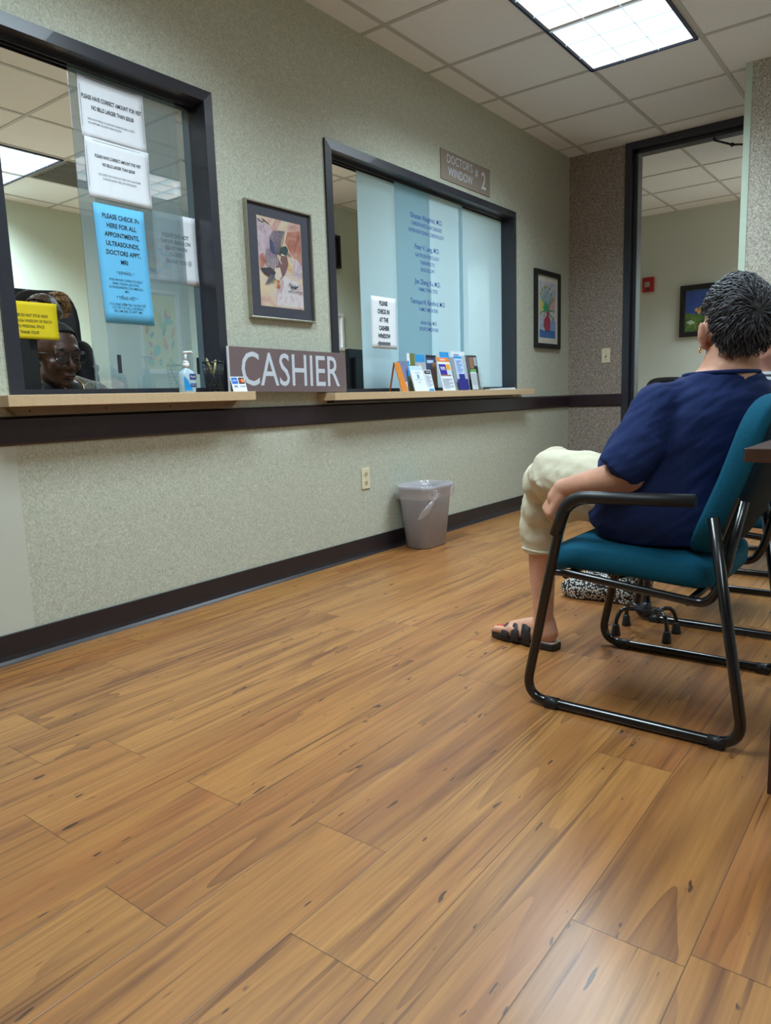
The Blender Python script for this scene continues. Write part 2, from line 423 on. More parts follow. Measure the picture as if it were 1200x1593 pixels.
# left wall with two openings
W1 = (1.275, 2.145, .917, 2.105); W2 = (2.94, 4.895, .904, 2.105); T = .12
bm = BM()
def wallcells(bm, xs, ys, zs, holes):
    for xa, xb in zip(xs, xs[1:]):
        for za, zb in zip(zs, zs[1:]):
            if any(h[0] <= xa+1e-6 and xb <= h[1]+1e-6 and h[2] <= za+1e-6 and zb <= h[3]+1e-6 for h in holes): continue
            box(bm, xa, xb, ys[0], ys[1], za, zb)
hl = [(1.26, 2.16, .88, 2.12), (2.925, 4.91, .87, 2.12)]
wallcells(bm, [-2.6, 1.226, 1.26, 2.16, 2.925, 4.91, D+.12], (L, L+T), [0, .87, .88, 2.12, H], [])
bm.free(); bm = BM()
box(bm, -2.6, 1.26, L, L+T, 0, H); box(bm, 1.26, 2.16, L, L+T, 0, .878); box(bm, 1.26, 2.16, L, L+T, 2.12, H)
box(bm, 2.16, 2.925, L, L+T, 0, H); box(bm, 2.925, 4.91, L, L+T, 0, .866); box(bm, 2.925, 4.91, L, L+T, 2.12, H)
box(bm, 4.91, D+.12, L, L+T, 0, H)
struct(obj('wall_left', bm, M_WALL))
# smooth painted panel area at the near end
struct(bxo('trim_2', -2.6, 1.226, L-.003, L, 0, .748, M_PAINT))
# far wall and header over the doorway
bm = BM(); box(bm, D, D+.12, 2.05, L, 0, H); box(bm, D, D+.12, 1.05, 2.05, 2.70, H)
struct(obj('wall_far', bm, M_WALLB))
bm = BM(); box(bm, 4.985, D+.12, -1.2, 1.05, 0, H)
struct(obj('wall_right', bm, M_WALLC))
struct(bxo('trim_3', 4.980, 5.02, 1.015, 1.054, 0, H, M_TRIM, bevel=.002))
struct(bxo('wall_back', -2.6, 4.985, -1.32, -1.2, 0, H, M_PAINT))
struct(bxo('wall_near', -2.72, -2.6, -1.32, 7.0, 0, H, M_PAINT))
# office behind the service windows
bm = BM(); box(bm, -2.6, 4.95, 6.81, 6.95, 0, H); box(bm, 4.83, 4.95, 4.98, 6.81, 0, H); box(bm, 4.83, 8.5, 4.86, 4.98, 0, H)
struct(obj('wall_office', bm, M_PAINTG))
# room beyond the doorway
bm = BM(); box(bm, 8.37, 8.5, -1.2, 4.86, 0, H); box(bm, D+.12, 8.37, 3.1, 3.2, 0, H); box(bm, D+.12, 8.37, -1.32, -1.2, 0, H)
struct(obj('wall_beyond', bm, mat('hall_paint', srgb(204, 208, 198), .6, var=.02, scale=3)))

def rail(name, x0, x1, y0, y1, axis):
    b = BM()
    if axis == 'x': pr = [(x0, y0, .748), (x0, y0, .847), (x0, y0-.010, .845), (x0, y0-.016, .838), (x0, y0-.016, .757), (x0, y0-.010, .750)]; d = (x1-x0, 0, 0)
    else: pr = [(x0, y0, .748), (x0, y0, .847), (x0-.010, y0, .845), (x0-.016, y0, .838), (x0-.016, y0, .757), (x0-.010, y0, .750)]; d = (0, y1-y0, 0)
    prism(b, pr, d); return struct(obj(name, b, M_RAIL))
rail('trim_4', -2.6, D, L, L, 'x'); rail('trim_5', D, D, 2.0765, L-.016, 'y')
def baseb(name, x0, x1, y0, y1, axis):
    b = BM(); pf = [(0, 0), (0, .101), (.004, .103), (.006, .10), (.006, .028), (.010, .012), (.020, .003), (.022, 0)]
    if axis == 'x': prism(b, [(x0, y0-p, z) for p, z in pf], (x1-x0, 0, 0))
    else: prism(b, [(x0-p, y0, z) for p, z in pf], (0, y1-y0, 0))
    return struct(obj(name, b, M_BASE))
baseb('baseboard_left', -2.6, D, L-.003, 0, 'x'); baseb('baseboard_far', D, D, 2.0765, L-.02, 'y')
baseb('baseboard_right', 4.98, 4.98, -1.19, 1.01, 'y'); baseb('baseboard_beyond', 8.37, 8.37, -1.1, 3.0, 'y')

# window frames
def ring_prism(b, outer, inner, y0, y1):
    (a0, a1, c0, c1), (i0, i1, j0, j1) = outer, inner
    P = [(a0, c0), (a1, c0), (a1, c1), (a0, c1)]; Q = [(i0, j0), (i1, j0), (i1, j1), (i0, j1)]
    for k in range(4):
        p, q, r, s = P[k], P[(k+1) % 4], Q[(k+1) % 4], Q[k]
        yi = y0+.006  # face slopes slightly inward to a ridge
        v = [b.verts.new(t) for t in ((p[0], y0+.004, p[1]), (q[0], y0+.004, q[1]), (r[0], y0, r[1]), (s[0], y0, s[1]),
                                      (p[0], y1, p[1]), (q[0], y1, q[1]), (r[0], y1, r[1]), (s[0], y1, s[1]))]
        for f in ((0, 1, 2, 3), (4, 7, 6, 5), (0, 4, 5, 1), (3, 2, 6, 7), (0, 3, 7, 4), (1, 5, 6, 2)): b.faces.new([v[i] for i in f])
def window(nm, ox0, ox1, oz1, ix0, ix1, iz0, iz1):
    root = bpy.data.objects.new(nm, None); COL.objects.link(root); struct(root)
    b = BM(); ring_prism(b, (ox0, ox1, iz0-.02, oz1), (ix0, ix1, iz0, iz1), L-.016, L)
    ring_prism(b, (ix0-.014, ix1+.014, iz0-.02, iz1+.014), (ix0, ix1, iz0, iz1), L, L+.13)
    ring_prism(b, (ix0-.05, ix1+.05, iz0-.02, iz1+.05), (ix0, ix1, iz0, iz1), L+T, L+T+.012)
    obj('frame', b, M_FRAME, root)
    b = BM()                                     # sliding tracks, bottom and top
    for yy in (.045, .073, .101): box(b, ix0, ix1, L+yy, L+yy+.003, iz0, iz0+.022)
    box(b, ix0, ix1, L+.045, L+.104, iz0, iz0+.004)
    for yy in (.045, .073, .101): box(b, ix0, ix1, L+yy, L+yy+.003, iz1-.016, iz1)
    obj('track', b, M_FRAME, root)
    return root
w1 = window('window_1', 1.228, 2.192, 2.150, *W1[:2], W1[2], W1[3])
w2 = window('window_2', 2.897, 4.94, 2.150, *W2[:2], W2[2], W2[3])
def pane(root, x0, x1, y, z0, z1, m, pull=None):
    p = bxo('glass_pane', x0, x1, y, y+.005, z0, z1, m, root)
    if pull:
        b = BM(); px, pz = pull; box(b, px-.010, px+.010, y-.0025, y, pz-.036, pz+.036)
        box(b, px-.006, px+.006, y-.0035, y-.0025, pz-.031, pz+.031)
        obj('finger_pull', b, M_FRAME, p)
    return p
PA = L+.060; PB = L+.086
pA = pane(w1, 1.590, 2.055, PA, .935, 2.10, M_PANE1)
pB = pane(w1, 1.675, 2.140, PB, .935, 2.10, M_PANE1, None)
b = BM(); box(b, 1.690, 1.706, PA-.0025, PA, 1.00, 1.07); obj('finger_pull', b, M_FRAME, pA)
b = BM(); box(b, 2.095, 2.108, PB-.0025, PB, 1.00, 1.07); obj('finger_pull', b, M_FRAME, pB)
q1 = pane(w2, 3.262, 3.93, PB, .925, 2.10, M_PANE2)
q2 = pane(w2, 3.575, 4.315, PA, .925, 2.10, M_PANE2)
q3 = pane(w2, 4.265, 4.893, PB, .925, 2.10, M_PANE2)
# names lettered on the middle pane
cx = 3.895; zt = 1.966
doc = [('Ghassan Alzaghrini, M.D.', 0, 1.940, .0405, 1), ('CARDIOVASCULAR DISEASES', 0, 1.895, .030, .8), ('INTERVENTIONAL CARDIOLOGY', 0, 1.853, .030, .8),
       ('Peter V. Lang, M.D.', 0, 1.765, .0405, 1), ('GASTROENTEROLOGY', 0, 1.718, .030, .8), ('THERAPEUTIC', 0, 1.677, .030, .8), ('ENDOSCOPY', 0, 1.636, .030, .8),
       ('Jian Zhang Xu, M.D.', 0, 1.563, .0405, 1), ('FAMILY PRACTICE', 0, 1.518, .030, .8),
       ('Tannique N. Rainford, M.D.', 0, 1.444, .0405, 1), ('FAMILY MEDICINE', 0, 1.400, .030, .8),
       ('Ashish Vaia, M.D.', 0, 1.322, .030, 1), ('SPORTS MEDICINE', 0, 1.283, .030, .8)]
text('lettering', [(s, 0, z-1.6, sz, 'CENTER', bo) for s, x, z, sz, bo in doc], onwall(cx, PA-.0008, 1.6), M_BLUEINK, q2, sx=.86)

# door frame in the far wall
dr = bpy.data.objects.new('door_1', None); COL.objects.link(dr); struct(dr)
b = BM()
for (ya, yb, xa, xb) in ((2.022, 2.0765, D-.018, D+.13), (1.99, 2.022, D+.03, D+.13)):
    box(b, xa, xb, ya, yb, 0, 2.69)
box(b, D-.018, D+.13, 1.05, 2.0765, 2.685, H); box(b, D+.03, D+.13, 1.05, 2.022, 2.655, 2.685)
box(b, D-.018, D+.13, 1.05, 1.075, 0, 2.69)
obj('frame', b, M_FRAME, dr, bevel=.003)
# door closer hanging in the opening (the open door's arm)
b = BM(); tube(b, [(5.96, 1.455, 2.64), (6.02, 1.345, 2.60)], .008, 8); tube(b, [(6.02, 1.345, 2.60), (6.07, 1.20, 2.585)], .008, 8)
ell(b, (6.02, 1.345, 2.60), .015, seg=10, rings=6); tube(b, [(5.96, 1.455, 2.64), (5.96, 1.455, 2.66)], .010, 8)
obj('door_closer_arm', b, M_BLACK, dr)
b = BM(); box(b, 6.04, 6.085, 1.076, 1.12, .01, 2.64); box(b, 6.04, 6.95, 1.076, 1.12, .01, 2.64)
obj('door_leaf', b, M_DARKWOOD, dr)

# ------------------------------------------------------------------ ceiling lights
def troffer(x0, x1, y0, y1, label, power, nx=6, ny=3):
    t = thing('ceiling_light', label, 'ceiling light', ((x0+x1)/2, (y0+y1)/2, H), 0, None)
    hx, hy = (x1-x0)/2, (y1-y0)/2
    b = BM(); w = .016
    for s in (-1, 1):
        box(b, -hx, hx, s*hy-(w if s > 0 else 0), s*hy+(0 if s > 0 else w), -.012, -.001)
        box(b, s*hx-(w if s > 0 else 0), s*hx+(0 if s > 0 else w), -hy, hy, -.012, -.001)
    obj('frame', b, mat('troffer_trim', srgb(40, 58, 92), .35, .2), t)
    ix, iy = hx-w, hy-w
    b = BM(); box(b, -ix, ix, -iy, iy, -.0025, -.0015)
    obj('lamp_panel', b, M_LAMP, t)
    b = BM()
    for k in range(1, nx): x = -ix+2*ix*k/nx; box(b, x-.0015, x+.0015, -iy, iy, -.011, -.0025)
    for k in range(1, ny): y = -iy+2*iy*k/ny; box(b, -ix, ix, y-.0015, y+.0015, -.011, -.0025)
    obj('louver', b, M_LOUV, t)
    ld = bpy.data.lights.new('troffer_lamp', 'AREA'); ld.shape = 'RECTANGLE'; ld.size = 2*ix; ld.size_y = 2*iy
    ld.energy = power; ld.color = LAMP; ld.spread = SPREAD
    lo = bpy.data.objects.new('lamp', ld); COL.objects.link(lo); lo.parent = t; lo.location = (0, 0, -.0135)
    return t
def lamp_mat():
    m, n, l, b = nt('lit_louver_cells')
    tc = n.new('ShaderNodeTexCoord'); mp = n.new('ShaderNodeMapping'); mp.inputs['Scale'].default_value = (5.08, 5.55, 1); mp.inputs['Location'].default_value = (0, .5, 0)
    l.new(tc.outputs['Object'], mp.inputs[0])
    fr = n.new('ShaderNodeVectorMath'); fr.operation = 'FRACTION'; l.new(mp.outputs[0], fr.inputs[0])
    sp = n.new('ShaderNodeSeparateXYZ'); l.new(fr.outputs[0], sp.inputs[0])
    r = n.new('ShaderNodeValToRGB'); e = r.color_ramp.elements
    e[0].position = 0; e[0].color = (.50, .78, .95, 1); e[1].position = .6; e[1].color = (1, 1, 1, 1)
    l.new(sp.outputs[0], r.inputs['Fac'])
    b.inputs['Base Color'].default_value = (.8, .8, .8, 1)
    l.new(r.outputs['Color'], b.inputs['Emission Color']); b.inputs['Emission Strength'].default_value = .85
    return m
M_LAMP = lamp_mat()
M_LOUV = mat('glowing_louver_blades', srgb(190, 205, 215), .3, .3, emis=(.75, .85, .9, 1), es=.22)  # blades emit a little themselves, imitating lamp light caught on them
troffer(3.252, 4.462, 1.188, 1.785, 'bright louvered troffer in the waiting room ceiling, cut by the top of the picture', P_ROOM)
troffer(3.252, 4.462, -.63, -.04, 'louvered troffer over the right side of the waiting room, outside the picture', P_ROOM*.55)
troffer(.822, 2.030, 1.188, 1.785, 'louvered troffer in front of the cashier window, above the picture', P_ROOM)
troffer(-.40, .80, -.63, -.04, 'louvered troffer in the ceiling above the camera', P_ROOM*.6)
troffer(2.635, 3.235, 5.44, 6.65, 'ceiling light of the office, seen through the cashier window', P_OFFICE, 3, 6)
troffer(3.852, 4.447, 3.60, 4.81, 'ceiling light of the office behind the frosted window', P_OFFICE, 3, 6)
troffer(.22, .82, 3.62, 4.82, 'ceiling light over the near end of the office', P_OFFICE, 3, 6)
troffer(6.9, 8.1, -.03, .55, 'unseen ceiling light added to light the room beyond the doorway', P_FAR)  # lamp added out of view to brighten the far room
b = BM(); box(b, 3.262, 3.835, 5.44, 6.01, H-.006, H-.002)
for k in range(14): y = 5.46+k*.04; box(b, 3.28, 3.82, y, y+.012, H-.012, H-.006)
tag(obj('ceiling_vent', b, mat('vent_grey', srgb(120, 122, 118), .6)), 'grey square air vent beside the ceiling light in the office', 'vent')

# ------------------------------------------------------------------ counter shelves
def counter(x0, x1, z0, z1, label, screws):
    t = thing('counter_shelf', label, 'shelf', ((x0+x1)/2, L-.05, z1), 0, None)
    t0 = Vector(t.location)
    def sh(b):
        for v in b.verts: v.co -= t0
        return b
    b = BM(); box(b, x0, x1, L-.12, L-.0005, z0, z1); box(b, x0+.12 if x0 < 2 else x0+.19, x1-.11, L-.001, L+.048, z0+.002, z1)
    obj('board', sh(b), M_SHELF, t, bevel=.002)
    b = BM(); prism(b, [(x0+.03, L-.055, z0), (x0+.06, L-.055, .849), (x1-.09, L-.055, .849), (x1-.05, L-.055, z0)], (0, .038, 0))
    if z0 - .849 > .02:
        c = obj('cleat', sh(b), M_CLEAT, t)
        for k in range(screws):
            b = BM(); x = x0+.10+(x1-x0-.22)*k/(screws-1); ell(b, (x, L-.0553, .864), (.0035, .0012, .0035), seg=8, rings=6)
            obj('screw', sh(b), M_BLACK, c)
    else:
        b.free(); b = BM(); box(b, x0+.05, x1-.25, L-.07, L-.018, z0-.012, z0); obj('cleat', sh(b), M_RAIL, t)
    return t
counter(1.163, 2.243, .879, .917, 'maple counter shelf with screwed cleat under the cashier window', 4)
counter(2.772, 5.012, .866, .904, 'long maple counter shelf under the frosted glass window', 6)

# CASHIER sign standing on the two shelf ends
def board_sign(name, label, x0, x1, z0, z1, y, m, lines, mt, thick=.010, roll=0, sx=1, cat='sign', edge=None):
    cx, cz = (x0+x1)/2, (z0+z1)/2; w, h = (x1-x0)/2, (z1-z0)/2
    t = thing(name, label, cat, (cx, y, cz)); t.rotation_euler = (0, roll, 0)
    bxo('board', -w, w, 0, thick, -h, h, m, t, bevel=.001)
    if edge: bxo('edge_strip', -w-.004, -w, -.001, thick, -h, h, edge, t)
    text('lettering', lines, Matrix.Translation((0, -.0008, 0)) @ Matrix.Rotation(PI/2, 4, 'X'), mt, t, sx)
    return t
board_sign('sign', 'plum-grey sign board reading CASHIER, standing on the shelf ends between the windows', 2.148, 2.925, .912, 1.108, L-.066, M_SIGN,
           [('CASHIER', .004, -.004, .212, 'CENTER', .3)], M_SIGNTXT, .010, math.radians(.7), .80, edge=M_WHITEP)
board_sign('sign', "taupe wall plaque reading DOCTOR'S WINDOW #2 above the frosted window", 3.967, 4.573, 2.183, 2.357, L-.006, M_SIGN2,
           [("DOCTOR'S", -.082, .040, .072, 'CENTER', .6), ('WINDOW', -.075, -.034, .072, 'CENTER', .6), ('#', .125, .030, .072, 'CENTER', .6), ('2', .215, -.008, .150, 'CENTER', 1)], M_SIGNTXT, .0055, 0, .88)

# ------------------------------------------------------------------ taped notices
def sheet(name, label, x0, x1, z0, z1, y, m, parts, curl=.004, cat='notice', shear=0, group=None):
    cx, cz = (x0+x1)/2, (z0+z1)/2; w, h = (x1-x0)/2, (z1-z0)/2
    b = BM(); nx, nz = 8, 10; g = []
    for i in range(nx+1):
        col = []
        for k in range(nz+1):
            u, v = i/nx*2-1, k/nz*2-1
            col.append(b.verts.new((u*w+shear*v*h, -curl*abs(u)**4*abs(v)**3*.8-.0012, v*h)))
        g.append(col)
    for i in range(nx):
        for k in range(nz): b.faces.new((g[i][k], g[i+1][k], g[i+1][k+1], g[i][k+1]))
    me = bpy.data.meshes.new(name); b.to_mesh(me); b.free()
    o = link(name, me, m, None, True); o.location = (cx, y, cz)
    so = o.modifiers.new('s', 'SOLIDIFY'); so.thickness = .0003; so.offset = 1
    tag(o, label, cat, group)
    for nm, mt, lines, sx in parts:
        text(nm, lines, Matrix.Translation((0, -.0022, 0)) @ Matrix.Rotation(PI/2, 4, 'X'), mt, o, sx)
    return o
def big(z, s): return ('headline', M_INK, [('PLEASE HAVE CORRECT AMOUNT FOR VISIT', 0, z, s, 'CENTER', 2), ('NO BILLS LARGER THAN $50.00', 0, z-s*1.62, s, 'CENTER', 2)], .62)
def border(o, w, h):
    b = BM(); t = .0006
    for s in (-1, 1):
        box(b, -w, w, -.0024, -.0022, s*h-t, s*h+t); box(b, s*w-t, s*w+t, -.0024, -.0022, -h, h)
    obj('border_line', b, M_GREYINK, o)
o = sheet('notice', 'upper white notice about the correct amount for a visit, taped to the sliding glass', 1.622, 1.900, 1.858, 2.073, PA, M_PAPER,
      [big(.035, .0205), ('small_print', M_GREYINK, [('POR FAVOR TENGA LA CANTIDAD CORRECTA PARA LA VISITA', -.108, -.040, .0105, 'LEFT', .3), ('NO ACEPTAMOS BILLETES DE MAS DE $50.00', -.108, -.053, .0105, 'LEFT', .3)], .66)])
border(o, .131, .100)
o = sheet('notice', 'lower white notice about the correct amount, overlapping the bottom of the one above', 1.628, 1.904, 1.648, 1.860, PA-.002, M_PAPER,
      [big(.045, .0160), ('small_print', M_GREYINK, [('VUI LONG TRA DUNG SO TIEN CHO LAN KHAM', 0, -.018, .0115, 'CENTER', .3), ('KHONG NHAN TIEN LON HON $50.00', 0, -.032, .0115, 'CENTER', .3)], .72)])
border(o, .131, .099)
sheet('notice', 'tall light blue check-in notice in three languages on the sliding glass', 1.647, 1.866, 1.191, 1.630, PA-.001, M_BLUEP,
      [('headline', M_INK, [(s, 0, z, .0240, 'CENTER', 1.6) for s, z in (('PLEASE CHECK IN', .178), ('HERE FOR ALL', .145), ('APPOINTMENTS,', .112), ('ULTRASOUNDS,', .079), ('DOCTORS APPT,', .046), ('MRI', .013))], .84),
       ('small_print', M_INK, [('* ESPAÑOL *', 0, -.028, .0165, 'CENTER', .3), ('POR FAVOR CONSULTE AQUÍ', 0, -.055, .0125, 'CENTER', .2), ('PARA TODAS LAS CITAS,', 0, -.069, .0125, 'CENTER', .2), ('ULTRASONIDOS, CITA MÉDICA,', 0, -.083, .0125, 'CENTER', .2), ('MRI', 0, -.097, .0125, 'CENTER', .2),
        ('* TIẾNG VIỆT *', 0, -.122, .0165, 'CENTER', .3), ('VUI LÒNG KIỂM TRA TẠI ĐÂY ĐỂ', 0, -.147, .0125, 'CENTER', .2), ('CÓ TẤT CẢ CÁC CHỈ ĐỊNH,', 0, -.160, .0125, 'CENTER', .2), ('SIÊU ÂM, BÁC SĨ APPT, MRI', 0, -.173, .0125, 'CENTER', .2)], .86)], shear=-.03)
sheet('notice', 'white notice asking not to tap or bang on the glass, on the rear sliding pane', 1.922, 2.136, 1.374, 1.655, PB-.001, M_PAPER,
      [('headline', M_INK, [(s, x, z, .0215, 'CENTER', .9) for s, x, z in (('PLEASE DO NOT', 0, .052), ('TAP OR BANG ON', 0, .027), ('GLASS WHEN', 0, .002), ('CLOSED!', 0, -.023), ('THANK YOU ☺', .01, -.052))], .84)], shear=-.01)
sheet('notice', 'white check-in notice with a grey arrow, taped to the frosted glass', 3.300, 3.535, 1.150, 1.438, PA-.008, M_PAPER,
      [('headline', M_INK, [(s, 0, z, .034, 'CENTER', 3) for s, z in (('PLEASE', .108), ('CHECK IN', .062), ('AT THE', .016), ('CASHIER', -.030), ('WINDOW', -.074))], .72)])
ar = [o for o in bpy.data.objects if o.name.startswith('notice') and 'arrow' in o.get('label', '')][0]
b = BM(); prism(b, [(-.065, -.0026, -.115), (-.045, -.0026, -.097), (-.045, -.0026, -.106), (.055, -.0026, -.106), (.055, -.0026, -.124), (-.045, -.0026, -.124), (-.045, -.0026, -.133)], (0, .0004, 0))
obj('arrow', b, M_GREYINK, ar)
# yellow notice hung inside on the monitor's back
sheet('notice', 'yellow notice hung at the cashier window, its left edge hidden by the window frame', 1.316, 1.543, 1.130, 1.266, 2.745, M_YEL,
      [('headline', M_INK, [('PLEASE DO NOT STICK HEAD', .006, .018, .0150, 'CENTER', .9), ('THROUGH WINDOW OR REACH', .011, -.002, .0150, 'CENTER', .5), ('INTO PERSONAL SPACE', .002, -.022, .0150, 'CENTER', .5), ('THANK YOU!!!', .000, -.044, .0155, 'CENTER', 1.4)], .70)])

# ------------------------------------------------------------------ pictures
def picture(label, x0, x1, z0, z1, y, fw, fm, matm, mw, depth, art, side='left', rot=0, name='framed_picture'):
    """art(bm-builder) draws in 0..1 x 0..1 of the opening"""
    cx, cz = (x0+x1)/2, (z0+z1)/2; w, h = (x1-x0)/2, (z1-z0)/2
    t = thing(name, label, 'picture', (cx, y, cz), rot)
    b = BM()
    for (a, c, e, f) in ((-w, w, h-fw, h), (-w, w, -h, -h+fw), (-w, -w+fw, -h+fw, h-fw), (w-fw, w, -h+fw, h-fw)): box(b, a, c, -depth, -.001, e, f)
    obj('frame', b, fm, t, bevel=.0015)
    bxo('mat_board', -w+fw*.6, w-fw*.6, -depth*.45, -.001, -h+fw*.6, h-fw*.6, matm, t)
    ax, az = w-fw-mw[0], h-fw-mw[1]
    bm, mats = art(ax, az)
    for v in bm.verts: v.co.y -= depth*.45+.0006
    obj('artwork', bm, mats, t)
    return t
class Art:
    def __init__(s, ax, az, bg): s.b = BM(); s.ax, s.az = ax, az; s.m = [bg]; s.k = 0; s.P([(0, 0), (1, 0), (1, 1), (0, 1)], None)
    def P(s, pts, m):
        if m is not None and m not in s.m: s.m.append(m)
        s.k += 1; y = -.00012*s.k
        poly(s.b, [((u*2-1)*s.ax, y, (v*2-1)*s.az) for u, v in pts], s.m.index(m) if m else 0)
    def E(s, cu, cv, ru, rv, m, a=0, n=14):
        s.P([(cu+ru*math.cos(a)*math.cos(2*PI*i/n)-rv*math.sin(a)*math.sin(2*PI*i/n), cv+ru*math.sin(a)*math.cos(2*PI*i/n)+rv*math.cos(a)*math.sin(2*PI*i/n)) for i in range(n)], m)
    def line(s, p, q, w, m):
        d = Vector((q[0]-p[0], q[1]-p[1])); n_ = Vector((-d.y, d.x)).normalized()*w
        s.P([(p[0]-n_.x, p[1]-n_.y), (q[0]-n_.x*.5, q[1]-n_.y*.5), (q[0]+n_.x*.5, q[1]+n_.y*.5), (p[0]+n_.x, p[1]+n_.y)], m)
def wash(name, cols, scale=6, dist=1.5):
    m, n, l, b = nt(name); tc = n.new('ShaderNodeTexCoord'); no = n.new('ShaderNodeTexNoise')
    no.inputs['Scale'].default_value = scale; no.inputs['Detail'].default_value = 5; no.inputs['Distortion'].default_value = dist
    r = n.new('ShaderNodeValToRGB'); e = r.color_ramp.elements
    e[0].position = .3; e[0].color = srgb(*cols[0]); e[1].position = .7; e[1].color = srgb(*cols[-1])
    for i, c in enumerate(cols[1:-1]): k = e.new(.3+.4*(i+1)/(len(cols)-1)); k.color = srgb(*c)
    l.new(tc.outputs['Object'], no.inputs[0]); l.new(no.outputs['Fac'], r.inputs[0]); l.new(r.outputs[0], b.inputs['Base Color'])
    b.inputs['Roughness'].default_value = .35; return m
def duck(ax, az):
    a = Art(ax, az, wash('watercolour_wash', [(186, 140, 128), (206, 170, 160), (214, 196, 160), (208, 186, 184), (196, 160, 160)], 7))
    lil, och, rust = wash('wash_lilac', [(160, 130, 140), (190, 170, 180), (206, 190, 196)], 14), wash('wash_ochre', [(200, 160, 90), (214, 188, 130), (200, 150, 120)], 12), wash('wash_rust', [(150, 80, 66), (180, 120, 104), (196, 150, 140)], 14)
    mist = wash('wash_mist', [(200, 188, 196), (216, 208, 210), (190, 160, 166)], 9)
    dk, brn, wing, grn, blu = flat('duck_dark', (60, 52, 62)), flat('duck_chestnut', (122, 84, 84)), wash('duck_wing', [(92, 80, 98), (150, 134, 146), (112, 98, 112)], 60, .3), flat('duck_green', (40, 66, 66)), flat('duck_blue', (58, 68, 108))
    cr, org = flat('duck_cream', (210, 196, 176)), flat('duck_orange', (190, 106, 62))
    a.P([(0, .98), (.30, .9), (.42, .7), (.25, .55), (0, .5)], lil)
    a.P([(.68, .88), (.99, .93), (.99, .38), (.80, .44), (.88, .55), (.72, .66), (.62, .76)], rust)
    a.P([(.74, .40), (.99, .36), (.99, .52), (.85, .60), (.78, .5)], lil)
    a.P([(.1, .36), (.30, .26), (.62, .45), (.80, .40), (.72, .50), (.60, .62), (.5, .5), (.3, .45)], och)
    a.P([(.35, .02), (.98, .02), (.98, .30), (.70, .34), (.52, .38), (.42, .2)], mist)
    a.P([(.02, .56), (.10, .60), (.16, .50), (.10, .44), (.02, .42)], rust)
    a.line((.02, .96), (.12, .93), .008, dk); a.line((.12, .97), (.28, .92), .008, dk); a.line((.1, .93), (.2, .955), .006, dk)
    # raised wing, folded wing, body, tail, head
    a.P([(.32, .56), (.26, .66), (.26, .78), (.34, .86), (.48, .88), (.62, .885), (.54, .78), (.50, .68), (.46, .60)], wing)
    for i in range(7): a.line((.36+.02*i, .60), (.36+.042*i, .87), .006, dk)
    a.P([(.31, .57), (.26, .66), (.27, .77), (.33, .74), (.36, .62)], blu)
    a.P([(.16, .46), (.14, .56), (.20, .66), (.28, .62), (.42, .56), (.50, .46), (.34, .42)], wing)
    for i in range(5): a.line((.20+.05*i, .44), (.22+.05*i, .56), .005, cr)
    a.P([(.30, .40), (.34, .34), (.46, .33), (.56, .38), (.66, .50), (.64, .60), (.52, .60), (.44, .50)], brn)
    a.P([(.30, .34), (.34, .44), (.46, .46), (.50, .36), (.40, .30)], cr)
    a.line((.42, .60), (.50, .50), .014, cr)
    a.P([(.02, .42), (.22, .44), (.36, .40), (.30, .32), (.10, .36)], dk)
    for i in range(5): a.line((.24+.02*i, .36), (.12+.045*i, .24+.008*i), .012, flat('duck_grey', (96, 92, 104)))
    a.line((.42, .31), (.40, .25), .02, org); a.P([(.37, .26), (.45, .26), (.43, .215), (.40, .24), (.37, .215)], org)
    a.E(.58, .655, .085, .055, grn, .3); a.P([(.47, .62), (.5, .69), (.60, .71), (.56, .66)], grn); a.P([(.66, .66), (.755, .60), (.66, .62)], flat('duck_beak', (150, 120, 110))); a.line((.50, .61), (.58, .60), .012, cr)
    a.E(.61, .665, .012, .008, dk)
    for i in range(4): a.line((.72+.02*i, .24), (.66+.07*i, .30-.01*i), .012, grn)
    for i in range(5): a.line((.62+.07*i, .20+.01*(i % 2)), (.70+.07*i, .20), .005, dk)
    return a.b, a.m
picture('silver-framed watercolour of a flying duck with a dark mat between the two windows', 2.338, 2.764, 1.248, 1.763, L, .009, M_SILVER, flat('mat_slate', (62, 62, 74)), (.062, .050), .022, duck)
def vase(ax, az):
    a = Art(ax, az, wash('wash_pale_blue', [(120, 150, 186), (170, 184, 206), (206, 200, 204), (196, 206, 170)], 10))
    gr, rd, bl, pk, yl, dk = flat('stem_green', (70, 150, 110)), flat('vase_red', (164, 62, 86)), flat('cloth_blue', (70, 112, 170)), flat('wash_pink', (206, 160, 160)), flat('bloom_yellow', (206, 200, 120)), flat('bloom_dark', (70, 56, 44))
    a.P([(.55, .45), (.95, .55), (.98, .72), (.75, .70), (.6, .6)], pk); a.P([(0, .5), (.3, .45), (.25, .62), (0, .7)], yl)
    a.P([(0, .0), (1, 0), (1, .13), (.7, .15), (.4, .12), (0, .14)], bl); a.P([(.6, .14), (1, .13), (1, .32), (.75, .34)], flat('wash_sky', (130, 160, 200)))
    tips = [(.05, .78), (.14, .85), (.28, .9), (.42, .92), (.58, .89), (.68, .8), (.78, .74), (.86, .72), (.03, .43), (.24, .40), (.88, .50), (.86, .36)]
    for t in tips: a.line((.40, .50), t, .016, gr)
    a.P([(.20, .54), (.34, .62), (.46, .60), (.62, .56), (.56, .50), (.42, .48), (.28, .49)], gr)
    for u, v in tips: a.E(u, v, .055, .028, yl, .6); a.E(u+.01, v-.01, .03, .016, dk, .9)
    a.P([(.40, .475), (.58, .475), (.54, .39), (.62, .35), (.66, .28), (.62, .17), (.50, .12), (.34, .14), (.24, .22), (.25, .32), (.34, .37), (.44, .40)], rd)
    return a.b, a.m
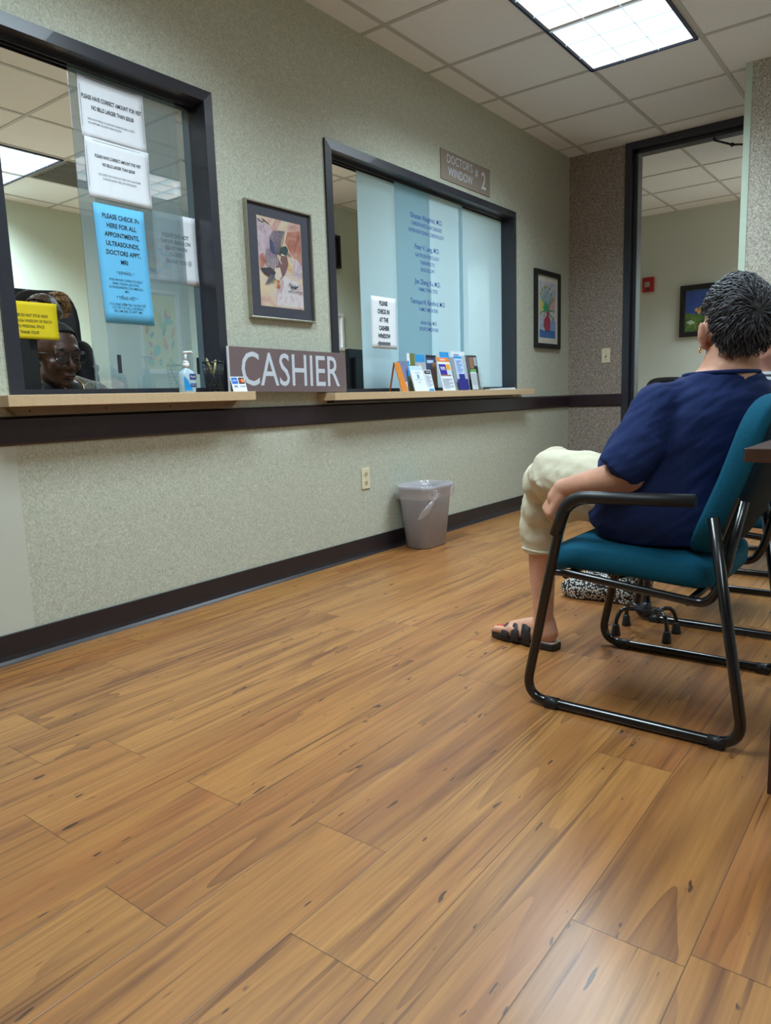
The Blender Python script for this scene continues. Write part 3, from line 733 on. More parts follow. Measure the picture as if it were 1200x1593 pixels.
picture('black-framed drawing of flowers in a red vase beside the frosted window', 5.240, 5.690, 1.218, 1.803, L, .036, M_BLACKP, flat('mat_cream', (214, 210, 198)), (.045, .045), .024, vase)
def landsc(ax, az):
    a = Art(ax, az, wash('night_blue', [(40, 66, 140), (60, 88, 160), (34, 52, 120)], 8))
    gr, yl, wh = wash('meadow_green', [(50, 84, 50), (90, 120, 60), (120, 140, 70)], 14), flat('bloom_gold', (214, 160, 50)), flat('petal_white', (180, 196, 170))
    a.P([(0, 0), (1, 0), (1, .42), (.5, .36), (0, .46)], gr)
    for u, v in ((.22, .52), (.27, .46), (.30, .55), (.36, .47), (.55, .5), (.7, .45)): a.E(u, v, .035, .045, yl)
    a.P([(.02, .22), (.12, .28), (.2, .2), (.1, .16)], wh); a.P([(.4, .12), (.5, .2), (.62, .12)], wh)
    return a.b, a.m
def on_x(label, x, y0, y1, z0, z1, fw, fm, mm, mw, art):   # hung on a wall facing -X
    t = picture(label, -abs(y1-y0)/2, abs(y1-y0)/2, z0, z1, 0, fw, fm, mm, mw, .03, art)
    t.location = (x, (y0+y1)/2, (z0+z1)/2); t.rotation_euler = (0, 0, -PI/2); return t
on_x('dark-framed blue and green flower painting seen through the doorway', 8.368, 2.325, 1.70, 1.418, 1.952, .045, M_BLACKP, flat('mat_dark', (60, 66, 60)), (.012, .012), landsc)
# two paintings on the wall opposite, seen only as reflections in the cashier glass
def abstract(seed, cols):
    def f(ax, az):
        a = Art(ax, az, wash('wash_r%d' % seed, cols, 6)); r = random.Random(seed)
        for k in range(26): a.E(r.uniform(.1, .9), r.uniform(.08, .92), r.uniform(.03, .12), r.uniform(.03, .10), flat('dab_%d_%d' % (seed, k % 6), [(220, 200, 40), (80, 180, 170), (200, 70, 110), (60, 90, 150), (230, 120, 60), (120, 170, 70)][k % 6]), r.uniform(0, 3))
        return a.b, a.m
    return f
for args in (('white-framed bright abstract painting low on the wall opposite the windows', 4.42, 4.92, 1.19, 2.02, 5, [(214, 214, 190), (220, 210, 110), (190, 210, 190)]),
             ('white-framed reddish abstract painting high on the wall opposite the windows', 4.42, 4.92, 2.12, 2.58, 9, [(200, 130, 140), (210, 190, 190), (150, 160, 180)])):
    t = picture(args[0], -.25, .25, args[3], args[4], 0, .03, M_WHITEP, M_WHITEP, (.02, .02), .03, abstract(args[5], args[6]))
    t.location = ((args[1]+args[2])/2, -1.2, (args[3]+args[4])/2); t.rotation_euler = (0, 0, PI)

# ------------------------------------------------------------------ plates and alarm
def plate(name, label, cat, w=.07, h=.115):
    t = thing(name, label, cat); bxo('cover_plate', -w/2, w/2, -.006, -.0005, -h/2, h/2, M_IVORY, t, bevel=.002); return t
t = plate('power_outlet', 'ivory double power outlet low on the wall left of the grey bin', 'outlet'); t.location = (3.134, L, .433)
for s in (-1, 1):
    b = BM(); prism(b, [(.0165*math.cos(a)*1.0, -.0072, s*.024+.014*math.sin(a)) for a in [2*PI*k/16 for k in range(16)]], (0, .0015, 0))
    r = obj('receptacle', b, mat('outlet_face', srgb(206, 192, 156), .4), t)
    b = BM(); box(b, -.008, -.0055, -.0078, -.007, s*.024-.002, s*.024+.008); box(b, .0055, .008, -.0078, -.007, s*.024-.002, s*.024+.007); ell(b, (0, -.0073, s*.024-.007), (.003, .0008, .003), seg=8, rings=6)
    obj('slot', b, M_BLACKP, r)
b = BM(); ell(b, (0, -.0065, 0), (.003, .001, .003), seg=8, rings=6); obj('screw', b, M_STEEL, t)
t = plate('light_switch', 'ivory light switch on the tan wall beside the door frame', 'switch'); t.location = (D, 2.211, 1.155); t.rotation_euler = (0, 0, -PI/2)
b = BM(); box(b, -.005, .005, -.018, -.006, -.004, .010); obj('toggle', b, M_WHITEP, t, bevel=.001)
b = BM(); box(b, -.007, .007, -.0066, -.006, -.013, .013); obj('toggle_slot', b, mat('switch_shadow_gap', srgb(120, 110, 84), .5), t)
for s in (-1, 1): b = BM(); ell(b, (0, -.0065, s*.03), (.003, .001, .003), seg=8, rings=6); obj('screw', b, M_STEEL, t)
t = thing('fire_alarm', 'small red fire alarm strobe high on the wall beyond the doorway', 'alarm', (8.37, 2.667, 2.006), -PI/2)
bxo('housing', -.061, .061, -.045, -.001, -.078, .078, mat('alarm_red', srgb(168, 26, 34), .35), t, bevel=.008)
b = BM(); box(b, -.03, .03, -.062, -.045, -.028, .03); obj('strobe_lens', b, M_CLEAR, t, bevel=.006)
b = BM(); box(b, -.022, .022, -.055, -.0455, -.02, .022); obj('reflector', b, M_STEEL, t)
b = BM()
for k in range(4): box(b, -.025, .025, -.047, -.0445, -.064+.008*k, -.060+.008*k)
obj('sounder_grille', b, M_BLACKP, t)

# ------------------------------------------------------------------ waste bin
def rrect(hx, hy, r, n=6):
    out = []
    for cx, cy, a0 in ((hx-r, hy-r, 0), (-hx+r, hy-r, PI/2), (-hx+r, -hy+r, PI), (hx-r, -hy+r, 1.5*PI)):
        for k in range(n+1): a = a0+PI/2*k/n; out.append((cx+r*math.cos(a), cy+r*math.sin(a)))
    return out
def shell(b, secs, closed_bottom=True):
    rings = [[b.verts.new((x, y, z)) for x, y in rrect(hx, hy, r)] for hx, hy, r, z in secs]; n = len(rings[0])
    for q, s in zip(rings, rings[1:]):
        for k in range(n): f = b.faces.new((q[k], q[(k+1) % n], s[(k+1) % n], s[k])); f.smooth = True
    if closed_bottom: b.faces.new(rings[0][::-1])
    return rings
t = thing('waste_bin', 'grey rectangular waste bin with a knotted clear liner against the wall', 'bin', (3.512, 2.392, 0), math.radians(1))
b = BM(); sh = shell(b, [(.118, .076, .055, 0), (.126, .082, .058, .006), (.154, .106, .066, .30), (.158, .110, .068, .345), (.166, .118, .072, .347), (.168, .120, .073, .362), (.162, .114, .070, .364), (.154, .106, .066, .34), (.122, .078, .055, .012)])
b.faces.new(sh[-1]); obj('bin_body', b, M_GREYBIN, t)
b = BM(); R0 = []
nn = 72
def bagring(hx, hy, z, amp, ph):
    pts = rrect(hx-.003, hy, .073, 17); return [(x*(1+amp*math.sin(i*1.9+ph)*math.cos(i*.7)), y*(1+amp*math.sin(i*1.7+ph)), z+amp*.16*math.sin(i*1.3+ph)) for i, (x, y) in enumerate(pts)]
rings = [[b.verts.new(p) for p in bagring(*a)] for a in ((.168, .116, .250, .012, 0), (.168, .116, .29, .02, 1), (.173, .121, .298, .022, 1), (.177, .125, .330, .016, 2), (.176, .124, .366, .006, 3), (.170, .118, .374, .012, 4), (.160, .108, .366, .02, 5), (.152, .10, .31, .03, 6), (.140, .09, .2, .04, 7))][1:]
for q, s in zip(rings, rings[1:]):
    n = len(q)
    for k in range(n): f = b.faces.new((q[k], q[(k+1) % n], s[(k+1) % n], s[k])); f.smooth = True
obj('liner_bag', b, M_BAG, t)
b = BM(); kx, ky, kz = -.098, -.126, .292
ell(b, (kx, ky, kz), (.010, .009, .009), seg=10, rings=8)
for k in range(9):
    a = -1.3+2.6*k/8; fx = kx+.10*math.sin(a); fx2 = max(fx, -.150); tube(b, [(fx2, -.122 if fx2 > -.12 else -.085, kz+.060*math.cos(a)+.008), (kx+.03*math.sin(a), -.124, kz+.018*math.cos(a)), (kx, ky, kz)], [.0012, .0024, .0035], 6)
tube(b, [(kx, ky, kz), (kx-.030, ky+.002, kz-.022), (kx-.058, ky+.012, kz-.052), (kx-.078, ky+.034, kz-.082), (kx-.084, ky+.060, kz-.108)], [.004, .016, .023, .017, .003], 12, flat=.6)
obj('liner_knot', b, M_BAG, t)

# ------------------------------------------------------------------ shelf 1 things
SZ1, SZ2 = .917, .904
def place(o, x, y, z, rz=0): o.location = (x, y, z); o.rotation_euler = (0, 0, rz)
t = thing('sanitizer_bottle', 'clear pump bottle of hand sanitizer with blue label on the cashier shelf', 'bottle')
b = BM(); shell(b, [(.031, .019, .012, 0), (.033, .021, .014, .006), (.033, .021, .014, .070), (.028, .018, .012, .084), (.013, .012, .010, .094), (.012, .011, .009, .100)])
obj('bottle_body', b, mat('sanitizer_gel', srgb(196, 222, 236), .15, alpha=.75, coat=.5), t)
b = BM(); poly(b, [(-.030, -.0215, .008), (.012, -.0215, .008), (-.004, -.0215, .035), (-.016, -.0215, .055), (-.030, -.0215, .066)])
obj('label_wave', b, mat('label_cyan', srgb(30, 150, 224), .4), t)
b = BM(); box(b, -.002, .030, -.0222, -.0215, .052, .074); box(b, .0, .030, -.0222, -.0215, .022, .036); obj('label_patch', b, mat('label_navy', srgb(40, 62, 128), .4), t)
text('lettering', [('Purell', .014, .063, .0125, 'CENTER', 1), ('REFRESHING GEL', .015, .029, .0045, 'CENTER', .5)], Matrix.Translation((0, -.0225, 0)) @ Matrix.Rotation(PI/2, 4, 'X'), M_WHITEP, t, .8)
b = BM(); tube(b, [(0, 0, .099), (0, 0, .118)], .0135, 14); tube(b, [(0, 0, .118), (0, 0, .126)], [.0135, .009], 14); tube(b, [(0, 0, .124), (0, 0, .158)], .0055, 10); tube(b, fillet([(-.008, 0, .160), (.030, 0, .163), (.036, 0, .157)], .006), .0048, 8); ell(b, (0, 0, .160), (.011, .010, .004), seg=12, rings=6)
obj('pump_head', b, M_WHITEP, t); place(t, 1.912, L-.075, SZ1)
t = thing('pen_cup', 'black wire mesh pen cup at the right end of the cashier shelf', 'cup')
b = BM(); n = 26
for k in range(n):
    a = 2*PI*k/n; tube(b, [(.034*math.cos(a), .034*math.sin(a), 0), (.044*math.cos(a), .044*math.sin(a), .125)], .0008, 4)
for z in (.0, .015, .03, .045, .06, .075, .09, .105): rr = .034+.010*z/.125; tube(b, [(rr*math.cos(2*PI*k/24), rr*math.sin(2*PI*k/24), z) for k in range(25)], .0008, 4, cap=False)
obj('mesh_body', b, M_BLACK, t)
b = BM(); tube(b, [(.044*math.cos(2*PI*k/28), .044*math.sin(2*PI*k/28), .125) for k in range(29)], .0026, 6, cap=False); obj('rim', b, M_BLACK, t); b = BM(); tube(b, [(.034*math.cos(2*PI*k/28), .034*math.sin(2*PI*k/28), .002) for k in range(29)], .002, 6, cap=False); obj('lower_rim', b, M_BLACK, t)
b = BM(); tube(b, [(0, 0, .0), (0, 0, .003)], .033, 20); obj('base', b, M_BLACK, t)
place(t, 2.062, L-.062, SZ1)
def pen(label, p, q, m):
    p, q = Vector(p), Vector(q); t = thing('pen', label, 'pen', p); d = q-p
    b = BM(); tube(b, [(0, 0, 0), d*.55], .0042, 8); obj('barrel', b, M_BLACKP, t)
    b = BM(); tube(b, [d*.55, d*.97], .0046, 8); tube(b, [d*.97, d], [.0046, .003], 8); obj('grip', b, m, t)
M_TAN = mat('tan_pen', srgb(176, 166, 110), .4)
pen('tan and black pen leaning left in the mesh cup', (2.080, L-.068, SZ1+.005), (2.022, L-.070, SZ1+.140), M_TAN)
pen('tan and black pen leaning right in the mesh cup', (2.048, L-.060, SZ1+.005), (2.088, L-.050, SZ1+.136), M_TAN)
t = thing('payment_card_sign', 'small leaning card with four payment logos beside the mesh pen cup', 'sign', (2.176, L-.096, SZ1+.001)); t.rotation_euler = (-.28, 0, 0)
bxo('card', -.040, .040, -.001, .001, 0, .066, M_PAPER, t)
b = BM(); box(b, -.036, -.003, -.0016, -.001, .034, .062); obj('blue_logo', b, mat('logo_blue', srgb(24, 108, 206), .4), t)
b = BM(); box(b, .003, .036, -.0016, -.001, .034, .062); lg = obj('logo_panel', b, M_BLACKP, t)
for dx, c in ((-.006, (204, 40, 34)), (.006, (232, 150, 60))):
    b = BM(); prism(b, [(.0195+dx+.009*math.cos(2*PI*k/16), -.0022-(.0002 if dx > 0 else 0), .048+.009*math.sin(2*PI*k/16)) for k in range(16)], (0, .0004, 0)); obj('logo_disc', b, mat('logo_%d' % c[1], srgb(*c), .4), lg)
text('lettering', [('AMEX', -.0195, .048, .010, 'CENTER', 1)], Matrix.Translation((0, -.0018, 0)) @ Matrix.Rotation(PI/2, 4, 'X'), M_PAPER, t, .9)
text('blue_lettering', [('VISA', -.0195, .022, .0125, 'CENTER', 1.5), ('DISCOVER', .0195, .022, .0075, 'CENTER', 1)], Matrix.Translation((0, -.0018, 0)) @ Matrix.Rotation(PI/2, 4, 'X'), mat('logo_navy', srgb(30, 40, 110), .4), t, .85)

# ------------------------------------------------------------------ brochures on shelf 2
def brochure(label, x0, x1, ztop, yb, lean, thick, face, marks, words=(), name='brochure', zb=0, rz=0, cat='brochure', grp=None):
    """stack standing on shelf 2; marks: (u0,u1,v0,v1,material) on the face"""
    w, h = (x1-x0), ztop-SZ2-zb
    t = thing(name, label, cat, ((x0+x1)/2, yb, SZ2+zb+.0005), rz); t.rotation_euler = (-lean, 0, rz)
    if grp: t['group'] = grp
    bxo('pages', -w/2, w/2, 0, thick, 0, h, M_PAPER, t)
    b = BM(); mats = [face]; box(b, -w/2, w/2, -.0006, 0, 0, h)
    for k, (u0, u1, v0, v1, m) in enumerate(marks):
        if m not in mats: mats.append(m)
        box(b, (u0-.5)*w, (u1-.5)*w, -.001-.0001*k, -.0006, v0*h, v1*h, mats.index(m))
    obj('cover', b, mats, t)
    if words: text('lettering', [(s, (u-.5)*w, v*h, sz, 'CENTER', bo) for s, u, v, sz, bo in words[1:]], Matrix.Translation((0, -.0028, 0)) @ Matrix.Rotation(PI/2, 4, 'X'), words[0], t, .8)
    return t
cw, cb, cn, co = flat('cover_white', (226, 232, 240)), flat('cover_blue', (50, 150, 216)), flat('cover_navy', (40, 40, 128)), flat('cover_orange', (228, 128, 40))
cg, ck, cp, cgr, cph = flat('cover_grey', (120, 126, 150)), flat('cover_black', (38, 38, 40)), flat('cover_pale', (190, 214, 240)), flat('cover_green', (110, 176, 84)), flat('cover_photo', (150, 110, 84))
cts = flat('cover_text_grey', (160, 166, 182))
def lines(u0, u1, v0, v1, n, m=cts): return [(u0, u1 if k % 3 else (u0+u1)/2+.1, v0+(v1-v0)*k/n, v0+(v1-v0)*(k+.42)/n, m) for k in range(n)]
# orange A-frame holder, its sides are folded boards
t = thing('leaflet_holder', 'orange A-shaped leaflet holder at the left end of the brochure display', 'holder', (3.435, L-.03, SZ2))
b = BM(); prism(b, [(-.055, -.055, 0), (.030, -.055, 0), (-.012, -.004, .160), (-.055, -.004, .160)], (0, -.003, 0)); 
b.free(); b = BM()
prism(b, [(-.050, -.060, 0), (.012, -.060, 0), (-.006, -.012, .164), (-.056, -.012, .164)], (.0, .004, 0))
obj('front_board', b, M_ORANGE, t)
b = BM(); prism(b, [(-.056, .030, 0), (-.045, .030, 0), (-.045, -.006, .164), (-.056, -.006, .164)], (0, -.004, 0)); prism(b, [(-.056, -.012, .160), (-.010, -.012, .160), (-.010, -.004, .160), (-.056, -.004, .160)], (0, 0, .004))
obj('back_board', b, mat('orange_board_inner', srgb(170, 84, 30), .6), t)
brochure('photo-covered brochure standing behind the orange holder', 3.445, 3.530, 1.078, L-.040, .12, .010, cg, [(.1, .9, .3, .95, flat('cover_lilac', (120, 128, 166))), (.15, .8, .0, .32, cw)])
brochure('magazine with green and white cover, tallest at the back left of the display', 3.575, 3.66, 1.128, L-.002, .06, .006, flat('cover_olive', (110, 120, 70)), [(0, .35, .7, 1, cw), (0, .25, .4, .8, cb), (.5, 1, .2, .55, cph)])
brochure('blue-topped magazine with people on its cover behind the white booklet', 3.655, 3.755, 1.122, L-.008, .06, .008, flat('cover_people', (176, 180, 190)), [(0, 1, .80, 1, cb), (.1, .4, .15, .7, flat('figure_a', (90, 84, 92))), (.5, .8, .15, .66, flat('figure_b', (200, 170, 140))), (.25, .6, .5, .74, flat('figure_c', (210, 196, 180)))])
brochure('dark magazine with a portrait on its cover behind the orange flyer', 3.760, 3.875, 1.122, L-.012, .06, .008, flat('cover_slate', (66, 72, 100)), [(0, 1, .93, 1, ck), (.1, .7, .78, .86, cp), (.55, 1, .1, .8, cph), (0, .4, .0, .4, flat('cover_dkblue', (40, 60, 100)))])
brochure('pale blue-topped white booklet leaning at the front left of the display', 3.520, 3.650, 1.057, L-.088, .30, .006, cw, [(.02, .98, .84, .985, cp), (.42, .58, .50, .66, flat('small_print_block', (110, 150, 190))), (.3, .7, .72, .745, cts), (.2, .8, .44, .46, cts), (.42, .58, .33, .36, cts)], name='booklet')
brochure('narrow white leaflet with black heading beside the pale blue booklet', 3.670, 3.745, 1.034, L-.074, .26, .004, cw, [(.08, .92, .80, .97, ck), (.2, .9, .0, .10, cb)]+lines(.12, .88, .2, .76, 10), (M_PAPER, ('NOTICE', .5, .885, .012, 1)), name='leaflet')
brochure('orange and white flyer with a purple square in the middle of the display', 3.815, 3.955, 1.113, L-.092, .26, .005, cw, [(0, 1, .87, 1, co), (.06, .62, .48, .80, flat('cover_purple', (56, 40, 150))), (.64, .96, .62, .80, flat('cover_amber', (240, 160, 40))), (.64, .96, .50, .62, cp), (.05, .9, .44, .48, cph)]+lines(.1, .9, .06, .38, 9), (M_PAPER, ('SCREENING', .45, .93, .016, 1), ('90/70', .33, .66, .028, 1.5)), name='flyer')
brochure('small blue tag card standing behind the orange flyer', 3.872, 3.975, 1.143, L-.052, .1, .004, cb, [(.2, .8, .45, .7, cw)], name='card', cat='card')
t = brochure('white and indigo leaflet in a grey holder right of the orange flyer', 4.020, 4.115, 1.124, L-.085, .22, .006, cp, [(0, 1, .93, 1, cb), (.2, .95, .18, .48, cn), (0, 1, 0, .12, cn), (.2, .95, .08, .22, cp)]+lines(.15, .85, .52, .9, 8, flat('text_blue', (110, 130, 200))), name='leaflet')
b = BM(); prism(b, [(-.082, .003, .0), (-.044, .003, 0), (-.050, .003, .215), (-.094, .003, .215)], (0, .003, 0)); obj('holder_side', b, flat('holder_grey', (150, 152, 160)), t)
b = BM(); box(b, -.07, .052, -.012, -.010, 0, .07); obj('holder_pocket', b, cn, t)
t = brochure('row of black-covered brochures with a portrait in a clear holder', 4.160, 4.305, 1.132, L-.072, .16, .030, ck, [(.30, .66, .62, .95, cph), (.3, .8, .42, .60, cgr), (.7, .95, .70, .95, cts), (.0, .02, 0, 1, cts), (.10, .12, .3, 1, cts), (.2, .22, .3, 1, cts)])
b = BM(); box(b, -.062, .078, -.016, -.014, 0, .110); box(b, .076, .078, -.016, .035, 0, .150); obj('holder_pocket', b, M_CLEAR, t)
b = BM(); mats = [cw, cts]; box(b, -.055, .020, -.0125, -.012, .002, .115)
for k in range(8): box(b, -.045, .010, -.0130, -.0125, .035+.009*k, .0385+.009*k, 1)
obj('price_sheet', b, mats, t)
t = brochure('white sheet with handwriting standing behind the black brochures', 4.085, 4.255, 1.157, L+.02, .02, .002, cw, [(.15, .75, .86, .88, cn), (.2, .6, .90, .92, cn)], name='handwritten_sheet', cat='sheet')
bxo_ = BM(); box(bxo_, -.16, .16, -.035, .035, 0, .004); t = thing('paper_stack', 'flat stack of white papers on the shelf right of the brochures', 'paper', (4.60, L-.06, SZ2+.0003)); obj('sheets', bxo_, M_PAPER, t)
b = BM(); box(b, -.10, .10, -.03, .03, .004, .009); obj('folded_leaflet', b, flat('leaflet_grey', (176, 180, 190)), t)
b = BM(); box(b, .05, .17, -.025, .04, .004, .012); obj('booklet_top', b, cw, t)

# ------------------------------------------------------------------ waiting-room chairs
def rbox(b, cx, cy, cz, hx, hy, hz, p=5, seg=28, rings=14, fn=None):
    """superellipsoid cushion"""
    s = lambda v, e: math.copysign(abs(v)**e, v); e = 2/p; grid = []
    for i in range(rings+1):
        ph = -PI/2+PI*i/rings; row = []
        for k in range(seg):
            th = 2*PI*k/seg
            v = Vector((hx*s(math.cos(ph), e)*s(math.cos(th), e), hy*s(math.cos(ph), e)*s(math.sin(th), e), hz*s(math.sin(ph), e)))
            if fn: v = fn(v)
            row.append(b.verts.new(v+Vector((cx, cy, cz))))
        grid.append(row)
    for q, r in zip(grid, grid[1:]):
        for k in range(seg):
            f = b.faces.new((q[k], q[(k+1) % seg], r[(k+1) % seg], r[k])); f.smooth = True
    bmesh.ops.remove_doubles(b, verts=b.verts, dist=1e-5)
def make_chair(label):
    # local y = world y - .60 (faces +Y), local x across
    t = thing('waiting_chair', label, 'chair', (2.09, .60, 0), 0)
    Y = lambda y: y-.60
    for s in (-1, 1):
        b = BM(); x = s*.29
        path = fillet([(x, Y(.470), .600), (x, Y(.775), .600), (x, Y(.845), .335), (x, Y(.898), .070), (x, Y(.880), .0145), (x, Y(.845), .0145)], .05, 8)
        path = fillet([(x, Y(.455), .600), (x, Y(.780), .592), (x, Y(.898), .0145), (x, Y(.325), .0145), (x, Y(.412), .567)], .075, 10)
        tube(b, path, .0135, 14)
        obj('side_frame', b, M_BLACK, t)
        b = BM(); tube(b, fillet([(x, Y(.452), .603), (x, Y(.772), .596), (x, Y(.806), .49)], .07, 8), .0168, 14, flat=1.0); obj('arm_sleeve', b, M_BLACKP, t)
        b = BM(); xx = s*.262
        tube(b, fillet([(s*.283, Y(.832), .386), (xx, Y(.80), .384), (xx, Y(.425), .346), (xx, Y(.395), .40), (xx, Y(.352), .605)], .05, 8), .0115, 12); obj('seat_rail', b, M_BLACK, t)
        b = BM(); box(b, s*.262-.010, s*.262+.010, Y(.352), Y(.358), .49, .61); 
        for v in b.verts: v.co.y += (.61-v.co.z)*.32+.012
        obj('back_bracket', b, M_BLACKP, t)
        for yy in (.815, .385):
            b = BM(); tube(b, [(x, Y(yy-.02), .0145), (x, Y(yy+.02), .0145)], .0155, 12); box(b, x-.016, x+.016, Y(yy-.016), Y(yy+.016), 0, .012); obj('foot_glide', b, M_BLACKP, t)
    for yy, zz in ((.79, .375), (.47, .346)): b = BM(); tube(b, [(-.262, Y(yy), zz), (.262, Y(yy), zz)], .010, 10); obj('cross_bar', b, M_BLACK, t)
    b = BM()
    def sf(v):
        v = v.copy(); v.z += -.012*(v.y/.22)**2*(1 if v.y < 0 else .6) - .02*max(0, v.y-.15)/.07 + .016*(1-(v.x/.24)**2)*0 + .035*v.y
        return v
    rbox(b, 0, Y(.645), .420, .252, .232, .043, 5, 44, 16, sf); o = obj('seat', b, M_TEAL, t)
    def bf(v):
        v = v.copy(); z = v.z; v.y += -.36*z + .02*(z/.2)**2 - .018*(1-(v.x/.24)**2)
        k = 1-.10*max(0, -z/.2)**2 if z < 0 else 1-.05*(z/.2)**3; v.x *= k
        return v
    b = BM(); rbox(b, 0, Y(.395), .645, .242, .040, .205, 4.2, 44, 22, bf); obj('backrest', b, M_TEAL, t)
    b = BM(); rbox(b, 0, Y(.362), .640, .215, .022, .180, 5, 36, 18, bf); obj('back_panel', b, M_TEALD, t)
    return t
ch = make_chair('teal cushioned chair with black tube frame, the woman in navy sits on it')
c2 = copy_tree(ch); c2.location.x += .92; c2['label'] = 'second teal chair with black tube frame, behind the cane, holding the person in stripes'
c3 = copy_tree(ch); c3.location.x += 1.84; c3['label'] = 'empty teal chair at the far end of the row, nearest the wall corner'
for c in (ch, c2, c3): c['group'] = 'teal waiting chairs in a row'

# dark table at the right edge
t = thing('table', 'dark wood table whose corner enters the picture at the right edge', 'table', (1.57, -.11, 0))
b = BM(); box(b, -.15, .13, -.39, .388, .733, .758); obj('tabletop', b, M_DARKWOOD, t, bevel=.002)
for x0, x1, y0, y1 in ((.070, .105, .325, .357), (-.13, -.095, .26, .30), (.070, .105, -.36, -.325), (-.13, -.095, -.36, -.325)):
    b = BM(); box(b, x0, x1, y0, y1, 0, .733); obj('leg', b, M_DARKWOOD, t)
# quad cane between the first two chairs
t = thing('quad_cane', 'black four-footed walking cane standing between the first two chairs', 'cane', (2.562, .80, 0))
b = BM(); tube(b, [(.0, 0, .085), (0, 0, .30)], .0125, 12); tube(b, [(0, 0, .30), (0, 0, .60)], .011, 12); obj('shaft', b, M_BLACK, t)
b = BM(); tube(b, fillet([(0, 0, .60), (0, 0, .66), (0, -.03, .70), (0, -.11, .70)], .03), .010, 10); obj('handle', b, M_BLACKP, t)
b = BM(); box(b, -.03, .03, -.055, .045, .088, .096); tube(b, [(0, 0, .07), (0, 0, .12)], .017, 12); obj('base_plate', b, mat('cane_plate', srgb(64, 64, 70), .3, .6), t)
for (x, y) in ((-.068, .085), (.062, .092), (-.058, -.090), (.062, -.088)):
    b = BM(); tube(b, fillet([(x*.2, y*.35, .090), (x*.75, y*.85, .098), (x, y, .055), (x, y, .02)], .03), .0075, 8); lg = obj('leg', b, M_BLACK, t)
    b = BM(); tube(b, [(x, y, 0), (x, y, .006), (x, y, .036), (x, y, .042)], [.0165, .0165, .012, .009], 12); obj('rubber_foot', b, M_BLACKP, lg)

# ------------------------------------------------------------------ people
def nz(p, s): return noise.noise(Vector(p)*s)
def V(*a): return Vector(a)
def head_shapes(b, c, yaw, pitch=0, roll=0, s=1.0):
    """skull, jaw, nose, lips, ears; face towards azimuth yaw. Returns the head matrix (x = forward, y = left, z = up)"""
    M4 = Matrix.Translation(c) @ Matrix.Rotation(yaw, 4, 'Z') @ Matrix.Rotation(-pitch, 4, 'Y') @ Matrix.Rotation(roll, 4, 'X') @ Matrix.Scale(s, 4)
    t = BM()
    ell(t, (-.012, 0, .028), (.094, .076, .088)); ell(t, (.020, 0, -.02), (.066, .062, .085)); ell(t, (.040, 0, -.072), (.040, .045, .036))
    ell(t, (.071, 0, -.093), (.017, .020, .014)); ell(t, (.068, 0, .030), (.022, .050, .022))
    for sd in (-1, 1):
        ell(t, (.055, sd*.036, -.028), (.030, .024, .026)); ell(t, (-.006, sd*.080, -.006), (.018, .011, .030), (0, 0, sd*.40)); ell(t, (-.003, sd*.079, -.034), (.010, .008, .011)); ell(t, (-.015, sd*.088, .002), (.008, .006, .024), (0, 0, sd*.40))
        ell(t, (.077, sd*.030, .020), (.012, .022, .009))
        ell(t, (.0795, sd*.031, .010), (.0105, .016, .0085)); ell(t, (.078, sd*.031, -.010), (.0100, .016, .006))
        ell(t, (.094, sd*.012, -.036), (.010, .009, .008))
    tube(t, [(.082, 0, .016), (.094, 0, -.006), (.107, 0, -.030)], [.007, .009, .012], 10); ell(t, (.104, 0, -.033), (.011, .011, .010))
    ell(t, (.088, 0, -.057), (.012, .024, .006)); ell(t, (.086, 0, -.068), (.012, .021, .007))
    for v in t.verts: v.co = M4 @ v.co
    me = bpy.data.meshes.new('x'); t.to_mesh(me); t.free(); b.from_mesh(me); bpy.data.meshes.remove(me)
    return M4
def hand_shapes(b, wrist, fwd, up, side, curl=1.0, s=1.0):
    """palm and five fingers. fwd: towards the fingers, up: back of the hand, side: towards the thumb"""
    F, U, S = Vector(fwd).normalized(), Vector(up).normalized(), Vector(side).normalized(); w = Vector(wrist)
    t = BM(); P = lambda x, y, z: w + (F*x + S*y + U*z)*s
    caps(b, [P(0, 0, 0), P(.03, .0, .002)], [.024*s, .025*s])
    for k, y in enumerate((.027, .009, -.009, -.026)):
        caps(b, [P(.018, y*.6, 0), P(.078-.006*(k == 3)-.002*k, y, .004)], [.015*s, .0115*s])
    for k, (y, l) in enumerate(((.028, .92), (.010, 1.0), (-.009, .95), (-.027, .78))):
        base = (.080-.002*k-.005*(k == 3), .004); a = 0; pts = [P(base[0], y, base[1])]; x, z = base
        for seg, ln in enumerate((.040, .026, .022)):
            a -= curl*(1.25, 1.45, .8)[seg] if seg else curl*1.15
            x += ln*l*math.cos(a); z += ln*l*math.sin(a); pts.append(P(x, y*1.02, z))
        caps(b, pts, [.0105*s, .0096*s, .0088*s, .0075*s])
    caps(b, [P(.018, .020, -.004), P(.048, .044, -.016), P(.074, .040, -.034*curl-.01), P(.090, .026, -.042*curl-.01)], [.015*s, .0125*s, .0105*s, .0085*s])
    t.free()

